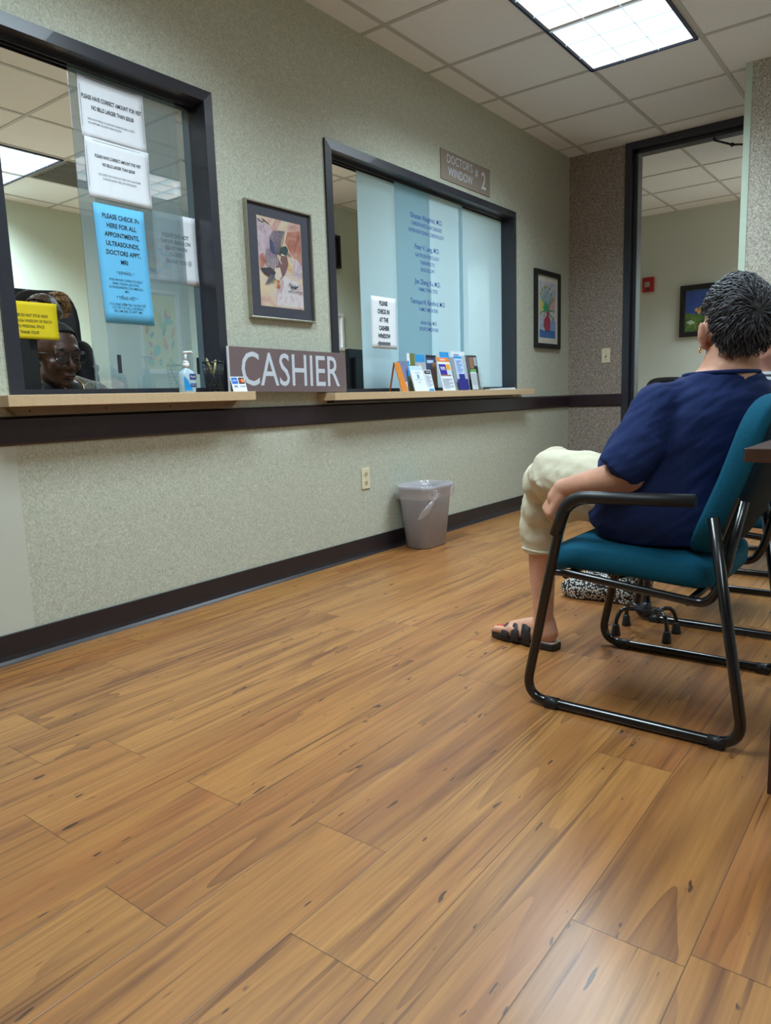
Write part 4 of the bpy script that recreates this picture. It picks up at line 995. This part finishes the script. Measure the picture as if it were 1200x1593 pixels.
def hair_tufts(name, M4, parent, m, n, seed, region, rad=(.081, .072, .089), ctr=(-.014, 0, .032), length=.045, r0=.0028, lift=.010, whorl=(-.095, 0, .05), shell=None):
    rnd = random.Random(seed); b = BM()
    k = 0
    while k < n:
        th, z = rnd.uniform(0, 2*PI), rnd.uniform(-1, 1); q = math.sqrt(1-z*z); d = V(q*math.cos(th), q*math.sin(th), z)
        if not region(d): continue
        k += 1
        p = V(*ctr) + V(d.x*rad[0], d.y*rad[1], d.z*rad[2]); nrm = V(d.x/rad[0], d.y/rad[1], d.z/rad[2]).normalized()
        fl = (p - V(*whorl)); fl = fl - nrm*fl.dot(nrm); fl = fl.normalized() if fl.length > 1e-4 else V(0, 1, 0)
        fl = (fl + nrm.cross(fl)*(.7*nz(p, 22)+.35) + V(0, 0, -.25)).normalized()
        ln = length*rnd.uniform(.6, 1.2)*(.5 if abs(d.y) > .5 and d.z < .4 and d.x > -.6 else 1); cv = nrm.cross(fl)*rnd.uniform(-.35, .35); pts = []
        for j in range(5):
            s_ = j/4; pts.append(p + nrm*(.006+lift*(ln/length)*math.sin(s_*2.4)*rnd.uniform(.7, 1.2)) + fl*ln*s_ + cv*ln*s_*s_*1.2 - nrm*(ln*s_)**2*4.5)
        tube(b, pts, [r0*.8, r0, r0*.9, r0*.6, r0*.15], 5, cap=False)
    for v in b.verts: v.co = M4 @ v.co
    return obj(name, b, m, parent)

# --- the seated woman in navy, torso turned to her right, back of the head to the camera
b = BM()
def ax(deg): a = math.radians(deg); return V(math.cos(a), math.sin(a), 0)
def sec(c, z, hw, hd, yaw, dz=0): f = ax(yaw); s = V(f.y, -f.x, 0); return ((c[0], c[1], z), s*hw, f*hd + V(0, 0, dz))
TOR = [((2.10, .60), .480, .190, .160, 90), ((2.10, .61), .540, .205, .180, 88), ((2.10, .60), .640, .195, .180, 78), ((2.09, .565), .730, .185, .165, 66),
       ((2.085, .525), .800, .182, .135, 58), ((2.085, .495), .850, .160, .100, 54), ((2.09, .478), .885, .110, .075, 50), ((2.095, .465), .920, .066, .062, 45)]
loft(b, [sec(c, z, w*.9, d*.88, y) for c, z, w, d, y in TOR])
HC = (2.112, .446, 1.012)
HM = head_shapes(b, HC, math.radians(27), math.radians(-4), 0, 1.02)
caps(b, [(2.095, .470, .86), (2.100, .458, .90), (2.108, .450, .95)], [.078, .074, .066])
SH = V(1.95, .585, .815); EL = V(1.864, .636, .650); WR = V(1.880, .822, .606)
caps(b, [SH, SH.lerp(EL, .5), EL, EL.lerp(WR, .3), WR], [.055, .048, .043, .040, .0265])
hand_shapes(b, WR, (.02, .50, -.86), (-.62, .70, .34), (.78, .52, .34), 1.0, 1.06)
SR = V(2.235, .395, .82); ER = V(2.30, .58, .655); WRr = V(2.09, .80, .625)
caps(b, [SR, ER, ER.lerp(WRr, .3), WRr], [.055, .043, .040, .026])
hand_shapes(b, WRr, (-.75, .6, -.3), (.2, .5, .8), (-.3, -.6, .5), .7, .92)
# legs: right foot on the floor, left leg crossed over
caps(b, [(2.20, .64, .54), (2.215, 1.00, .520), (2.235, 1.050, .32), (2.238, 1.050, .25), (2.238, 1.046, .13), (2.240, 1.046, .085)], [.080, .062, .046, .043, .034, .034])
caps(b, [(2.00, .64, .57), (2.12, .965, .618), (2.36, 1.06, .52), (2.47, 1.09, .455)], [.085, .065, .045, .033])
def foot(b, heel, toe, z=.034, s=1.0):
    h, t_ = Vector(heel), Vector(toe); d = (t_-h); l = d.length; d.normalize(); sd = V(-d.y, d.x, 0).normalized() if abs(d.z) < .8 else V(1, 0, 0)
    up = sd.cross(d)*-1 if sd.cross(d).z < 0 else sd.cross(d)
    caps(b, [h+d*.03+up*.032, h+d*.045+up*.075], [.033*s, .034*s]); caps(b, [h+d*.045+up*.055, h+d*l*.45+up*.042, h+d*l*.70+up*.026], [.033*s, .030*s, .024*s])
    caps(b, [h+d*.035+up*.026+sd*.004, h+d*l*.68+up*.022+sd*.022], [.028*s, .021*s]); caps(b, [h+d*.035+up*.026, h+d*l*.68+up*.021-sd*.020], [.027*s, .019*s])
    for k, (o, ln, r) in enumerate(((.030, .99, .0125), (.012, .97, .0095), (-.003, .935, .009), (-.017, .895, .0085), (-.030, .85, .008))):
        caps(b, [h+d*l*.66+sd*o*.85+up*.020, h+d*(l*ln-.012)+sd*o+up*.015], [r*1.2, r])
    return d, sd, up
HEEL, TOE = V(2.238, .998, .022), V(2.268, 1.245, .020)
fd, fs, fu = foot(b, HEEL, TOE)
foot(b, (2.47, 1.070, .44), (2.545, 1.255, .33))
woman = blob('person', b, M_SKIN, None, .0052, 3)
tag(woman, 'seated woman with short grey-black hair, navy tee shirt and cream capri trousers, seen from behind', 'person')
# toe nails
b = BM()
for o, ln in ((.030, .99), (.012, .97), (-.003, .935)):
    ell(b, HEEL+fd*((TOE-HEEL).length*ln-.012)-fs*0+fs*o+fu*.024, (.0065, .008, .003), (0, 0, 0), 10, 6)
obj('toenails', b, mat('red_nail_polish', srgb(200, 60, 50), .25), woman)
# sandal on the floor foot
b = BM(); l = (TOE-HEEL).length; outl = []
for u, w_ in ((-.006, .018), (.0, .030), (.06, .036), (.12, .032), (.17, .040), (.215, .040), (.250, .028), (.262, .012)): outl.append((u, w_))
ring = [(u, w_) for u, w_ in outl] + [(u, -w_) for u, w_ in outl[::-1]]
base = V(HEEL.x, HEEL.y, 0); f2 = V(fd.x, fd.y, 0).normalized(); s2 = V(-f2.y, f2.x, 0)
prism(b, [base+f2*u+s2*w_+V(0, 0, .002) for u, w_ in ring], (0, 0, .022))
obj('sandal_sole', b, M_BLACKP, woman, bevel=.004)
b = BM(); prism(b, [base+f2*(u*.98+.002)+s2*w_*.88+V(0, 0, .0245) for u, w_ in ring], (0, 0, .003)); obj('sandal_insole', b, mat('insole', srgb(190, 170, 150), .6), woman)
b = BM(); h3, t3 = V(2.47, 1.070, .44), V(2.545, 1.255, .33); d3 = (t3-h3).normalized(); l3 = V(-d3.y, d3.x, 0).normalized(); n3 = d3.cross(l3)
n3 = n3 if n3.z > 0 else -n3
prism(b, [h3+d3*u*.85+l3*w_-n3*.022 for u, w_ in ring], n3*.020)
obj('hanging_sandal_sole', b, M_BLACKP, woman, bevel=.004)
b = BM(); rows = []
for k in range(13):
    a = PI*k/12; c = h3+d3*.125+l3*.042*math.cos(a)+n3*(-.010+.072*math.sin(a)**.8); rows.append([b.verts.new(c+d3*q) for q in (-.03, 0, .03)])
for q, r in zip(rows, rows[1:]):
    for k in range(2): b.faces.new((q[k], q[k+1], r[k+1], r[k]))
hs_ = obj('sandal_strap', b, mat('strap_black', srgb(34, 32, 38), .5, var=.5, scale=120), woman, True); hs_.modifiers.new('s', 'SOLIDIFY').thickness = .003
def strap(u, hgt, wd, w_, tilt=0):
    b = BM(); rows = []
    for k in range(13):
        a = PI*k/12; c = base + f2*(u+tilt*math.sin(a)) + s2*w_*math.cos(a)*1.02 + V(0, 0, .016+hgt*math.sin(a)**.8)
        rows.append([b.verts.new(c + f2*q + V(0, 0, -abs(q)*.2)) for q in (-wd, 0, wd)])
    for q, r in zip(rows, rows[1:]):
        for k in range(2): b.faces.new((q[k], q[k+1], r[k+1], r[k]))
    o = obj('sandal_strap', b, mat('strap_black', srgb(34, 32, 38), .5, var=.5, scale=120), woman, True); m_ = o.modifiers.new('s', 'SOLIDIFY'); m_.thickness = .003; m_.offset = 1
for a in ((.095, .072, .017, .041, .008), (.140, .058, .015, .043, .004), (.182, .044, .015, .044, .0)): strap(*a)
# earring
b = BM(); ep = HM @ V(-.004, .086, -.047); tube(b, [ep+V(.006*math.cos(2*PI*k/12), 0, .006*math.sin(2*PI*k/12)) for k in range(13)], .0016, 6, cap=False); obj('earring', b, M_GOLD, woman)
# hair: base cap plus many short curved locks
def w_region(d): 
    # d in head space: x forward, z up. Skin: face and nape below the hairline
    if abs(d.y) > .58 and -.46 < d.x < .50 and d.z < .24: return False
    if d.x > .30: return d.z > .52 + (d.x-.3)*.35
    if d.x > -.12: return d.z > (.02 if abs(d.y) > .6 else 0) + (d.x+.12)*1.0
    return d.z > -.62
def cap_mesh(M4, region, rad, ctr, grow):
    t = BM(); ell(t, (0, 0, 0), 1, seg=64, rings=40); dead = [f for f in t.faces if not region(f.calc_center_median().normalized())]
    bmesh.ops.delete(t, geom=dead, context='FACES')
    for v in t.verts:
        d = v.co.normalized(); g = grow*(1+.45*nz(d, 7)+.25*nz(d, 17)); v.co = M4 @ (V(*ctr)+V(d.x*(rad[0]+g), d.y*(rad[1]+g), d.z*(rad[2]+g)))
    return t
hr, hc_ = (.094, .069, .100), (-.012, 0, .024)
t_ = cap_mesh(HM, w_region, hr, hc_, .012)
hair = obj('hair', t_, M_HAIR, woman, True); so = hair.modifiers.new('s', 'SOLIDIFY'); so.thickness = .008
hair_tufts('hair_locks', HM, hair, M_HAIR, 2300, 3, w_region, hr, hc_, .040, .0027, .014, (-.10, -.02, .03))
hair_tufts('grey_locks', HM, hair, M_HAIRL, 380, 5, lambda d: w_region(d) and (d.z > .15 or d.y > .4), hr, hc_, .040, .0015, .017, (-.10, -.02, .03))
# tee shirt
def folds(p): return .0045*nz((p.x*1.0, p.y*1.3+p.z*1.6, p.z*.7), 13) + .003*nz((p.x, p.y*2+p.z*2.5, p.z), 24)
b = BM()
SHT = [((2.10, .605), .462, .205, .165, 90), ((2.10, .615), .500, .215, .190, 88), ((2.10, .610), .560, .215, .198, 86), ((2.10, .600), .640, .205, .196, 78), ((2.09, .565), .730, .196, .182, 66),
       ((2.085, .525), .800, .190, .148, 58), ((2.085, .497), .848, .172, .112, 54), ((2.09, .482), .880, .130, .086, 50), ((2.093, .472), .903, .098, .078, 47)]
loft(b, [sec(c, z, w, d, y) for c, z, w, d, y in SHT], 40)
ell(b, (2.14, .700, .715), (.085, .085, .070)); ell(b, (2.235, .62, .72), (.075, .085, .07)); ell(b, (2.11, .66, .585), (.175, .150, .10))
caps(b, [V(1.985, .545, .838), SH+V(-.008, .005, .004), V(1.900, .612, .745), V(1.868, .632, .685)], [.050, .066, .068, .060])
tube(b, [V(1.895, .604, .745), V(1.870, .634, .690), V(1.862, .660, .658)], [.064, .066, .064], 22)
caps(b, [V(2.19, .42, .838), SR, SR.lerp(ER, .8)], [.052, .066, .066])
def collar(b, c, yaw, rx, ry, r=.008, tilt=0):
    f = ax(yaw); s = V(f.y, -f.x, 0); tube(b, [V(*c)+f*ry*math.cos(2*PI*k/28)+s*rx*math.sin(2*PI*k/28)+V(0, 0, tilt*math.cos(2*PI*k/28)) for k in range(29)], r, 8, cap=False)
shirt = blob('tee_shirt', b, M_NAVY, woman, .0058, 5, lambda p: folds(p))
b = BM(); collar(b, (2.094, .473, .902), 47, .096, .080, .0055, -.004); obj('neckband', b, M_NAVY, shirt, True)
# capri trousers
b = BM()
def cf(p): return .006*nz((p.x*1.2, p.y, p.z*1.6), 15) + .003*nz(p, 34)
caps(b, [(2.20, .62, .545), (2.212, .90, .545), (2.212, 1.000, .520), (2.226, 1.044, .475)], [.105, .088, .080, .074])
tube(b, [(2.216, 1.025, .50), (2.226, 1.046, .43), (2.236, 1.046, .345)], [.080, .074, .067], 22)
caps(b, [(2.00, .62, .560), (2.07, .84, .605), (2.115, .955, .622)], [.105, .090, .074])
tube(b, [(2.09, .93, .630), (2.16, .990, .590), (2.235, 1.02, .545)], [.080, .074, .066], 22)
loft(b, [((2.10, .60, .48), (.185, 0, 0), (0, .15, 0)), ((2.10, .62, .56), (.19, 0, 0), (0, .16, 0)), ((2.10, .62, .62), (.16, 0, 0), (0, .12, 0))])
ell(b, (2.16, 1.015, .585), (.075, .060, .070)); ell(b, (2.19, 1.03, .50), (.070, .068, .08))
cap_o = blob('capri_trousers', b, M_CREAM, woman, .0055, 4, cf)
b = BM()
tube(b, [V(2.236, 1.046, .352)+V(.069*math.cos(2*PI*k/24), .069*math.sin(2*PI*k/24), .003*math.sin(3*2*PI*k/24)) for k in range(25)], .0045, 6, cap=False); obj('hem', b, M_CREAM, cap_o, True)

# --- second person in a striped top on the second chair (mostly hidden)
def stripes():
    m, n, l, b = nt('striped_knit'); tc = n.new('ShaderNodeTexCoord'); w = n.new('ShaderNodeTexWave'); w.bands_direction = 'Z'
    w.inputs['Scale'].default_value = 16; w.inputs['Distortion'].default_value = 1.2; w.inputs['Detail Scale'].default_value = .6
    l.new(tc.outputs['Object'], w.inputs[0]); r = n.new('ShaderNodeValToRGB'); r.color_ramp.interpolation = 'CONSTANT'; e = r.color_ramp.elements
    e[0].color = srgb(46, 52, 66); e[1].position = .42; e[1].color = srgb(206, 212, 218); l.new(w.outputs['Fac'], r.inputs[0]); l.new(r.outputs[0], b.inputs['Base Color']); b.inputs['Roughness'].default_value = .85
    return m
def speckle():
    m, n, l, b = nt('black_white_shoe_print'); tc = n.new('ShaderNodeTexCoord'); w = n.new('ShaderNodeTexVoronoi'); w.inputs['Scale'].default_value = 110
    l.new(tc.outputs['Object'], w.inputs[0]); r = n.new('ShaderNodeValToRGB'); r.color_ramp.interpolation = 'CONSTANT'; e = r.color_ramp.elements
    e[0].color = srgb(214, 212, 206); e[1].position = .46; e[1].color = srgb(24, 24, 28); l.new(w.outputs['Distance'], r.inputs[0]); l.new(r.outputs[0], b.inputs['Base Color']); return m
def seated(o, yaw, label, head, hyaw, hpitch, skin, hs=1.0, legs=True, zseat=.47, arms='lap', name='person', voxel=.007, lean=0, tuck=0):
    """generic seated body in local frame: x right, y forward, z up; placed at o with rotation yaw"""
    b = BM(); z = zseat
    loft(b, [((0, 0, z), (.17, 0, 0), (0, .13, 0)), ((0, .01, z+.10), (.17, 0, 0), (0, .14, 0)), ((0, -.02, z+.25), (.15, 0, 0), (0, .12, 0)), ((0, -.04, z+.36), (.165, 0, 0), (0, .10, 0)), ((0, -.05, z+.43), (.14, 0, 0), (0, .07, 0)), ((0, -.05, z+.47), (.07, 0, 0), (0, .055, 0))])
    h = Vector(head); caps(b, [(0, -.05, z+.42), (h.x*.5, (h.y-.05)*.5-.01, z+.49), (h.x, h.y-.012, h.z-.05)], [.06, .056, .054])
    HMx = head_shapes(b, h, hyaw, hpitch, 0, hs)
    A = []
    for s in (-1, 1):
        S_, E_, W_ = V(s*.175, -.04, z+.38), V(s*.215, .06, z+.16), V(s*.09, .27, z+.17)
        if arms == 'counter': W_ = V(s*.07, .27, z+.37); E_ = V(s*.24, .10, z+.20)
        caps(b, [S_, E_, W_], [.05, .04, .027]); A.append((S_, E_, W_))
        hand_shapes(b, W_, (-s*.6, .75, -.1), (0, .1, 1), (-s*.5, -.3, .3), .55, .9)
    if legs:
        for s in (-1, 1):
            caps(b, [(s*.09, .05, z+.06), (s*.10, .43-tuck*.55, z+.04), (s*.10, .44-tuck, .10)], [.08, .06, .036]); foot(b, (s*.10, .40-tuck, .022), (s*.12, .64-tuck, .02))
    p = blob(name, b, skin, None, voxel, 3)
    p.location = o; p.rotation_euler = (0, 0, yaw)
    tag(p, label, 'person'); p['_hm'] = 0; del p['_hm']
    return p, HMx, A
p2, H2, A2 = seated((3.01, .585, 0), 0, 'person in a striped knit top at the right edge, half hidden behind the navy shirt', (-.035, -.060, 1.012), math.radians(158), math.radians(-8), mat('skin_pink', srgb(206, 148, 132), .5, var=.1, scale=22, bump=.2), 1.0)
b = BM(); loft(b, [((0, 0, .468), (.19, 0, 0), (0, .15, 0)), ((0, .01, .57), (.19, 0, 0), (0, .16, 0)), ((0, -.02, .72), (.175, 0, 0), (0, .14, 0)), ((0, -.04, .83), (.18, 0, 0), (0, .115, 0)), ((0, -.05, .90), (.155, 0, 0), (0, .085, 0)), ((0, -.05, .925), (.09, 0, 0), (0, .07, 0))])
for S_, E_, W_ in A2: caps(b, [S_, E_, E_.lerp(W_, .8)], [.064, .052, .040])
blob('striped_top', b, stripes(), p2, .007, 4)
b = BM(); loft(b, [((0, .0, .465), (.18, 0, 0), (0, .14, 0)), ((0, .02, .56), (.18, 0, 0), (0, .15, 0))])
for s in (-1, 1): caps(b, [(s*.09, .05, .545), (s*.10, .43, .53), (s*.10, .44, .14)], [.10, .075, .050])
blob('trousers', b, mat('black_cloth', srgb(26, 26, 30), .9, spec=.2), p2, .008, 4)
for s in (-1, 1):
    b = BM(); caps(b, [(s*.10, .405, .052), (s*.105, .50, .058), (s*.115, .60, .046), (s*.118, .645, .038)], [.048, .056, .050, .038]); caps(b, [(s*.10, .41, .05), (s*.10, .43, .085)], [.042, .044])
    ring = [(s*.10-.040, .40), (s*.10-.036, .52), (s*.115-.042, .60), (s*.118-.02, .668), (s*.118+.02, .668), (s*.115+.042, .60), (s*.10+.036, .52), (s*.10+.040, .40), (s*.10+.02, .365), (s*.10-.02, .365)]
    prism(b, [(x, y, .004) for x, y in ring], (0, 0, .022)); blob('shoe', b, speckle() if s < 0 else bpy.data.materials['black_white_shoe_print'], p2, .006, 3)
t_ = cap_mesh(H2, w_region, (.094, .076, .100), (-.012, 0, .024), .014)
h2 = obj('hair', t_, M_HAIRL, p2, True); h2.modifiers.new('s', 'SOLIDIFY').thickness = .01
hair_tufts('hair_locks', H2, h2, M_HAIRL, 500, 8, w_region, (.094, .076, .100), (-.012, 0, .024), .055, .0035, .014)

# ------------------------------------------------------------------ office behind the cashier window
def office_chair(label, loc, rz):
    t = thing('office_chair', label, 'chair', loc, rz)
    b = BM()
    for k in range(5):
        a = 2*PI*k/5; tube(b, [(0, 0, .10), (.27*math.cos(a), .27*math.sin(a), .065)], [.02, .012], 8); ell(b, (.27*math.cos(a), .27*math.sin(a), .03), (.03, .03, .03), seg=10, rings=8)
    tube(b, [(0, 0, .09), (0, 0, .42)], .025, 12); obj('base', b, M_BLACKP, t)
    b = BM(); rbox(b, 0, 0, .45, .24, .23, .035, 4); obj('seat', b, M_BLACKP, t)
    b = BM(); rbox(b, 0, -.235, .76, .21, .030, .20, 3.5, fn=lambda v: v+V(0, .05*(v.x/.2)**2-.10*v.z, 0)); tube(b, [(0, -.16, .43), (0, -.26, .46), (0, -.255, .62)], .018, 8); obj('backrest', b, M_BLACKP, t)
    for s in (-1, 1): b = BM(); tube(b, fillet([(s*.20, .0, .43), (s*.27, .0, .45), (s*.27, .0, .66)], .03), .012, 8); rbox(b, s*.27, 0, .672, .025, .13, .014, 4, 16, 8); obj('armrest', b, M_BLACKP, t)
    return t
office_chair('black office chair of the cashier behind the glass', (1.700, 3.12, 0), PI)
oc = office_chair('black office chair of the coworker with the hair bun', (2.18, 4.02, 0), math.radians(150)); oc.scale = (.9, .9, 1.62)
t = office_chair('black office chair in the room beyond the doorway, peeking over the navy shoulder', (7.18, 2.02, 0), -PI*.5)
t.scale = (1.05, 1.05, 1.02)
# desks
t = thing('desk', 'office desk surface behind the cashier window', 'desk', (1.6, 2.90, 0))
b = BM(); box(b, -2.5, 3.1, -.22, -.06, .70, .73); obj('desktop', b, M_OFFW, t)
for x in (-2.4, 0, 3.0): b = BM(); box(b, x-.02, x+.02, -.21, -.07, 0, .70); obj('leg', b, M_BLACKP, t)
def monitor(label, loc, rz, w, h, z0, name='computer_monitor'):
    t = thing(name, label, 'monitor', loc, rz)
    b = BM(); box(b, -w/2, w/2, -.012, .012, z0, z0+h); prism(b, [(-w*.36, -.012, z0+.05), (w*.36, -.012, z0+.05), (w*.36, -.012, z0+h-.05), (-w*.36, -.012, z0+h-.05)], (0, -.025, 0)); obj('housing', b, M_BLACKP, t, bevel=.003)
    bxo('screen', -w/2+.012, w/2-.012, .012, .0135, z0+.014, z0+h-.014, mat('screen_dark', srgb(16, 20, 30), .15), t)
    b = BM(); tube(b, [(0, -.025, .01), (0, -.025, z0+h*.45)], .016, 10); obj('stand_post', b, M_BLACKP, t)
    b = BM(); box(b, -.11, .11, -.10, .06, 0, .012); obj('stand_base', b, M_BLACKP, t)
    return t
monitor('black monitor seen from behind below the yellow notice at the cashier window', (1.315, 2.783, .731), 0, .31, .455, .06)
monitor('black monitor seen from behind at the left of the frosted window', (3.44, 2.80, .731), math.radians(8), .26, .34, .09)
t = thing('cardboard_box', 'brown cardboard box beside the monitor behind the frosted window', 'box', (3.88, 3.05, 0))
b = BM(); box(b, -.11, .11, -.10, .10, .73, .93); obj('lower_box', b, mat('cardboard', srgb(176, 142, 106), .8), t)
b = BM(); box(b, -.10, .12, -.09, .09, .931, 1.118); obj('upper_box', b, mat('cardboard2', srgb(160, 126, 92), .8), t)
b = BM(); box(b, -.25, .35, -.13, .25, .70, .729); obj('side_table_top', b, M_OFFW, t)
t.name = 'stacked_boxes'
for x, y in ((-.22, -.10), (.32, -.10), (-.22, .22), (.32, .22)): b = BM(); box(b, x-.015, x+.015, y-.015, y+.015, 0, .70); obj('table_leg', b, M_BLACKP, t)
t = thing('filing_cabinet', 'grey filing cabinet with a black top behind the coworker', 'cabinet', (2.05, 4.83, 0))
bxo('body', -.45, .45, -.25, .25, 0, 1.53, mat('cabinet_grey', srgb(132, 146, 158), .4), t, bevel=.004)
bxo('top', -.46, .46, -.26, .26, 1.531, 1.61, M_BLACKP, t, bevel=.006)
for k in range(4):
    dwr = bxo('drawer', -.43, .43, -.262, -.25, .04+.36*k, .38+.36*k, mat('cabinet_grey', srgb(132, 146, 158)), t, bevel=.003)
    bxo('handle', -.06, .06, -.275, -.262, .22+.36*k, .235+.36*k, M_STEEL, dwr)
t = picture('black-framed picture on the office wall at the left edge of the frosted window', -.10, .10, 2.147, 2.454, 0, .025, M_BLACKP, M_BLACKP, (.0, .0), .05, lambda ax_, az_: (lambda a: (a.b, a.m))(Art(ax_, az_, flat('dark_print', (50, 54, 60)))))
t.location = (5.60, 4.86, 2.30)
t = picture('white-framed picture lower on the office wall behind the monitor', -.15, .15, 1.36, 1.72, 0, .03, M_WHITEP, M_PAPER, (.03, .03), .03, lambda ax_, az_: (lambda a: (a.P([(0, 0), (.9, 0), (.7, .5), (.2, .3)], flat('plant_green', (90, 120, 60))), (a.b, a.m))[1])(Art(ax_, az_, flat('pale_print', (220, 216, 190)))))
t.location = (5.575, 4.86, 1.54)

# cashier
pc, HCm, AC = seated((1.700, 3.05, 0), PI, 'cashier in dark-framed glasses and grey lace cardigan behind the counter, looking down', (.060, .100, 1.090), math.radians(91), math.radians(-12), M_SKIND, 1.12, True, .535, 'counter', voxel=.006, tuck=.27)
b = BM(); loft(b, [((0, 0, .50), (.19, 0, 0), (0, .15, 0)), ((0, .01, .60), (.20, 0, 0), (0, .17, 0)), ((0, -.02, .74), (.18, 0, 0), (0, .15, 0)), ((0, -.03, .84), (.185, 0, 0), (0, .12, 0)), ((0, -.04, .905), (.155, 0, 0), (0, .085, 0)), ((0, -.045, .935), (.11, 0, 0), (0, .07, 0))])
[setattr(v.co, 'z', v.co.z+.045) for v in b.verts]; blob('dark_top', b, mat('charcoal_top', srgb(34, 32, 38), .8), pc, .007, 4)
b = BM()
for (S_, E_, W_), s in zip(AC, (-1, 1)):
    caps(b, [V(s*.10, -.05, .975), S_+V(0, 0, .01), E_, E_.lerp(W_, .85)], [.040, .066, .056, .040])
    tube(b, [(s*.11, .02, .97), (s*.15, .09, .87), (s*.14, .10, .66)], [.025, .04, .05], 12)
blob('lace_cardigan', b, mat('grey_lace', srgb(132, 130, 118), .9, var=.5, scale=200, bump=.8), pc, .007, 2)
b = BM()
for a in ((-.085, .155, .905), (-.105, .150, .880), (-.075, .160, .878), (-.095, .150, .855), (-.115, .140, .90)): ell(b, a, (.016, .010, .016), seg=10, rings=8)
[setattr(v.co, 'z', v.co.z+.05) for v in b.verts]; obj('flower_print', b, mat('leaf_green_print', srgb(110, 134, 76), .8, var=.3, scale=80), pc)
b = BM(); tube(b, [(-.055, .02, .965), (-.05, .09, .925), (-.03, .14, .88), (0, .165, .84)], .0022, 6); tube(b, [(.055, .02, .965), (.05, .09, .925), (.03, .14, .88), (0, .165, .84)], .0022, 6); [setattr(v.co, 'z', v.co.z+.045) for v in b.verts]; obj('necklace', b, M_GOLD, pc)
# her hair pulled back, glasses, eyes and lips
def pulled(d): return d.z > .30 + max(0, d.x)*.62 if d.x > -.1 else d.z > -.45
t_ = cap_mesh(HCm, pulled, (.094, .076, .088), (-.012, 0, .028), .006)
hh = obj('hair', t_, mat('black_hair', srgb(20, 18, 20), .75, var=.4, scale=90), pc, True); hh.modifiers.new('s', 'SOLIDIFY').thickness = .006
def spectacles(HMx, parent):
    b = BM()
    for s in (-1, 1):
        pts = [HMx @ V(.101-.008*abs(math.cos(2*PI*k/24)), s*.033+.027*math.cos(2*PI*k/24), .006+.021*math.copysign(abs(math.sin(2*PI*k/24))**.75, math.sin(2*PI*k/24))) for k in range(25)]
        tube(b, pts, .0026, 6, cap=False)
        tube(b, [HMx @ V(.092, s*.061, .014), HMx @ V(.05, s*.079, .012), HMx @ V(-.01, s*.082, .006)], .0024, 6)
    tube(b, [HMx @ V(.101, -.008, .010), HMx @ V(.106, 0, .013), HMx @ V(.101, .008, .010)], .0022, 6)
    g = obj('glasses', b, M_BLACKP, parent)
    b = BM()
    for s in (-1, 1): poly(b, [HMx @ V(.099, s*.033+.025*math.cos(2*PI*k/20), .006+.019*math.sin(2*PI*k/20)) for k in range(20)])
    obj('lens', b, M_GLASSES, g)
spectacles(HCm, pc)
def eyes(HMx, parent, lip):
    b = BM()
    for s in (-1, 1): ell(b, HMx @ V(.0775, s*.030, .002), .0105, seg=12, rings=8)
    e = obj('eyes', b, mat('eye_white', srgb(150, 146, 142), .35), parent)
    b = BM()
    for s in (-1, 1): ell(b, HMx @ V(.0860, s*.030, -.002), (.0062, .0062, .0062), seg=10, rings=8)
    obj('iris', b, mat('iris_brown', srgb(40, 26, 20), .2), e)
    b = BM()
    for s in (-1, 1): tube(b, [HMx @ V(.085, s*.014, .027), HMx @ V(.090, s*.030, .033), HMx @ V(.080, s*.048, .028)], [.002, .003, .0015], 6)
    obj('eyebrows', b, mat('brow', srgb(26, 20, 20), .8), parent)
    b = BM(); tube(b, [HMx @ V(.092, -.022, -.062), HMx @ V(.0985, -.010, -.058), HMx @ V(.099, 0, -.060), HMx @ V(.0985, .010, -.058), HMx @ V(.092, .022, -.062)], [.002, .0045, .0045, .0045, .002], 8)
    tube(b, [HMx @ V(.092, -.020, -.064), HMx @ V(.097, 0, -.068), HMx @ V(.092, .020, -.064)], [.002, .006, .002], 8)
    obj('lips', b, lip, parent)
eyes(HCm, pc, mat('lips_brown', srgb(104, 62, 58), .35))
eyes(H2, p2, mat('lips_pink', srgb(176, 100, 92), .4)); 

# coworker behind, hair in a curly bun, face turned to the left
pw, HW, AW = seated((2.15, 3.97, 0), math.radians(150), 'coworker in black with a curly blond-brown hair bun, face hidden by the yellow notice', (.0, .02, 1.365), math.radians(42), math.radians(-6), M_SKIND, 1.0, True, .80, 'lap', voxel=.008)
b = BM(); loft(b, [((0, 0, .78), (.19, 0, 0), (0, .15, 0)), ((0, .01, .90), (.19, 0, 0), (0, .16, 0)), ((0, -.02, 1.06), (.19, 0, 0), (0, .14, 0)), ((0, -.04, 1.17), (.20, 0, 0), (0, .12, 0)), ((0, -.05, 1.24), (.16, 0, 0), (0, .09, 0)), ((0, -.05, 1.285), (.08, 0, 0), (0, .065, 0))])
for S_, E_, W_ in AW: caps(b, [S_, E_, E_.lerp(W_, .85)], [.068, .055, .040])
blob('black_top', b, mat('black_cloth', srgb(26, 26, 30)), pw, .008, 4)
t_ = cap_mesh(HW, pulled, (.094, .076, .088), (-.012, 0, .028), .010)
hw = obj('hair', t_, mat('brown_hair', srgb(70, 52, 40), .5, var=.5, scale=80), pw, True); hw.modifiers.new('s', 'SOLIDIFY').thickness = .006
hair_tufts('hair_bun', HW, hw, mat('blond_brown_curls', srgb(158, 120, 76), .5, var=.5, scale=70), 360, 21, lambda d: True, (.045, .045, .05), (-.115, 0, .075), .05, .0035, .016, (-.10, 0, .1))
b = BM(); ell(b, HW @ V(-.115, 0, .075), (.043, .043, .046)); obj('bun_core', b, bpy.data.materials['brown_hair'], hw)
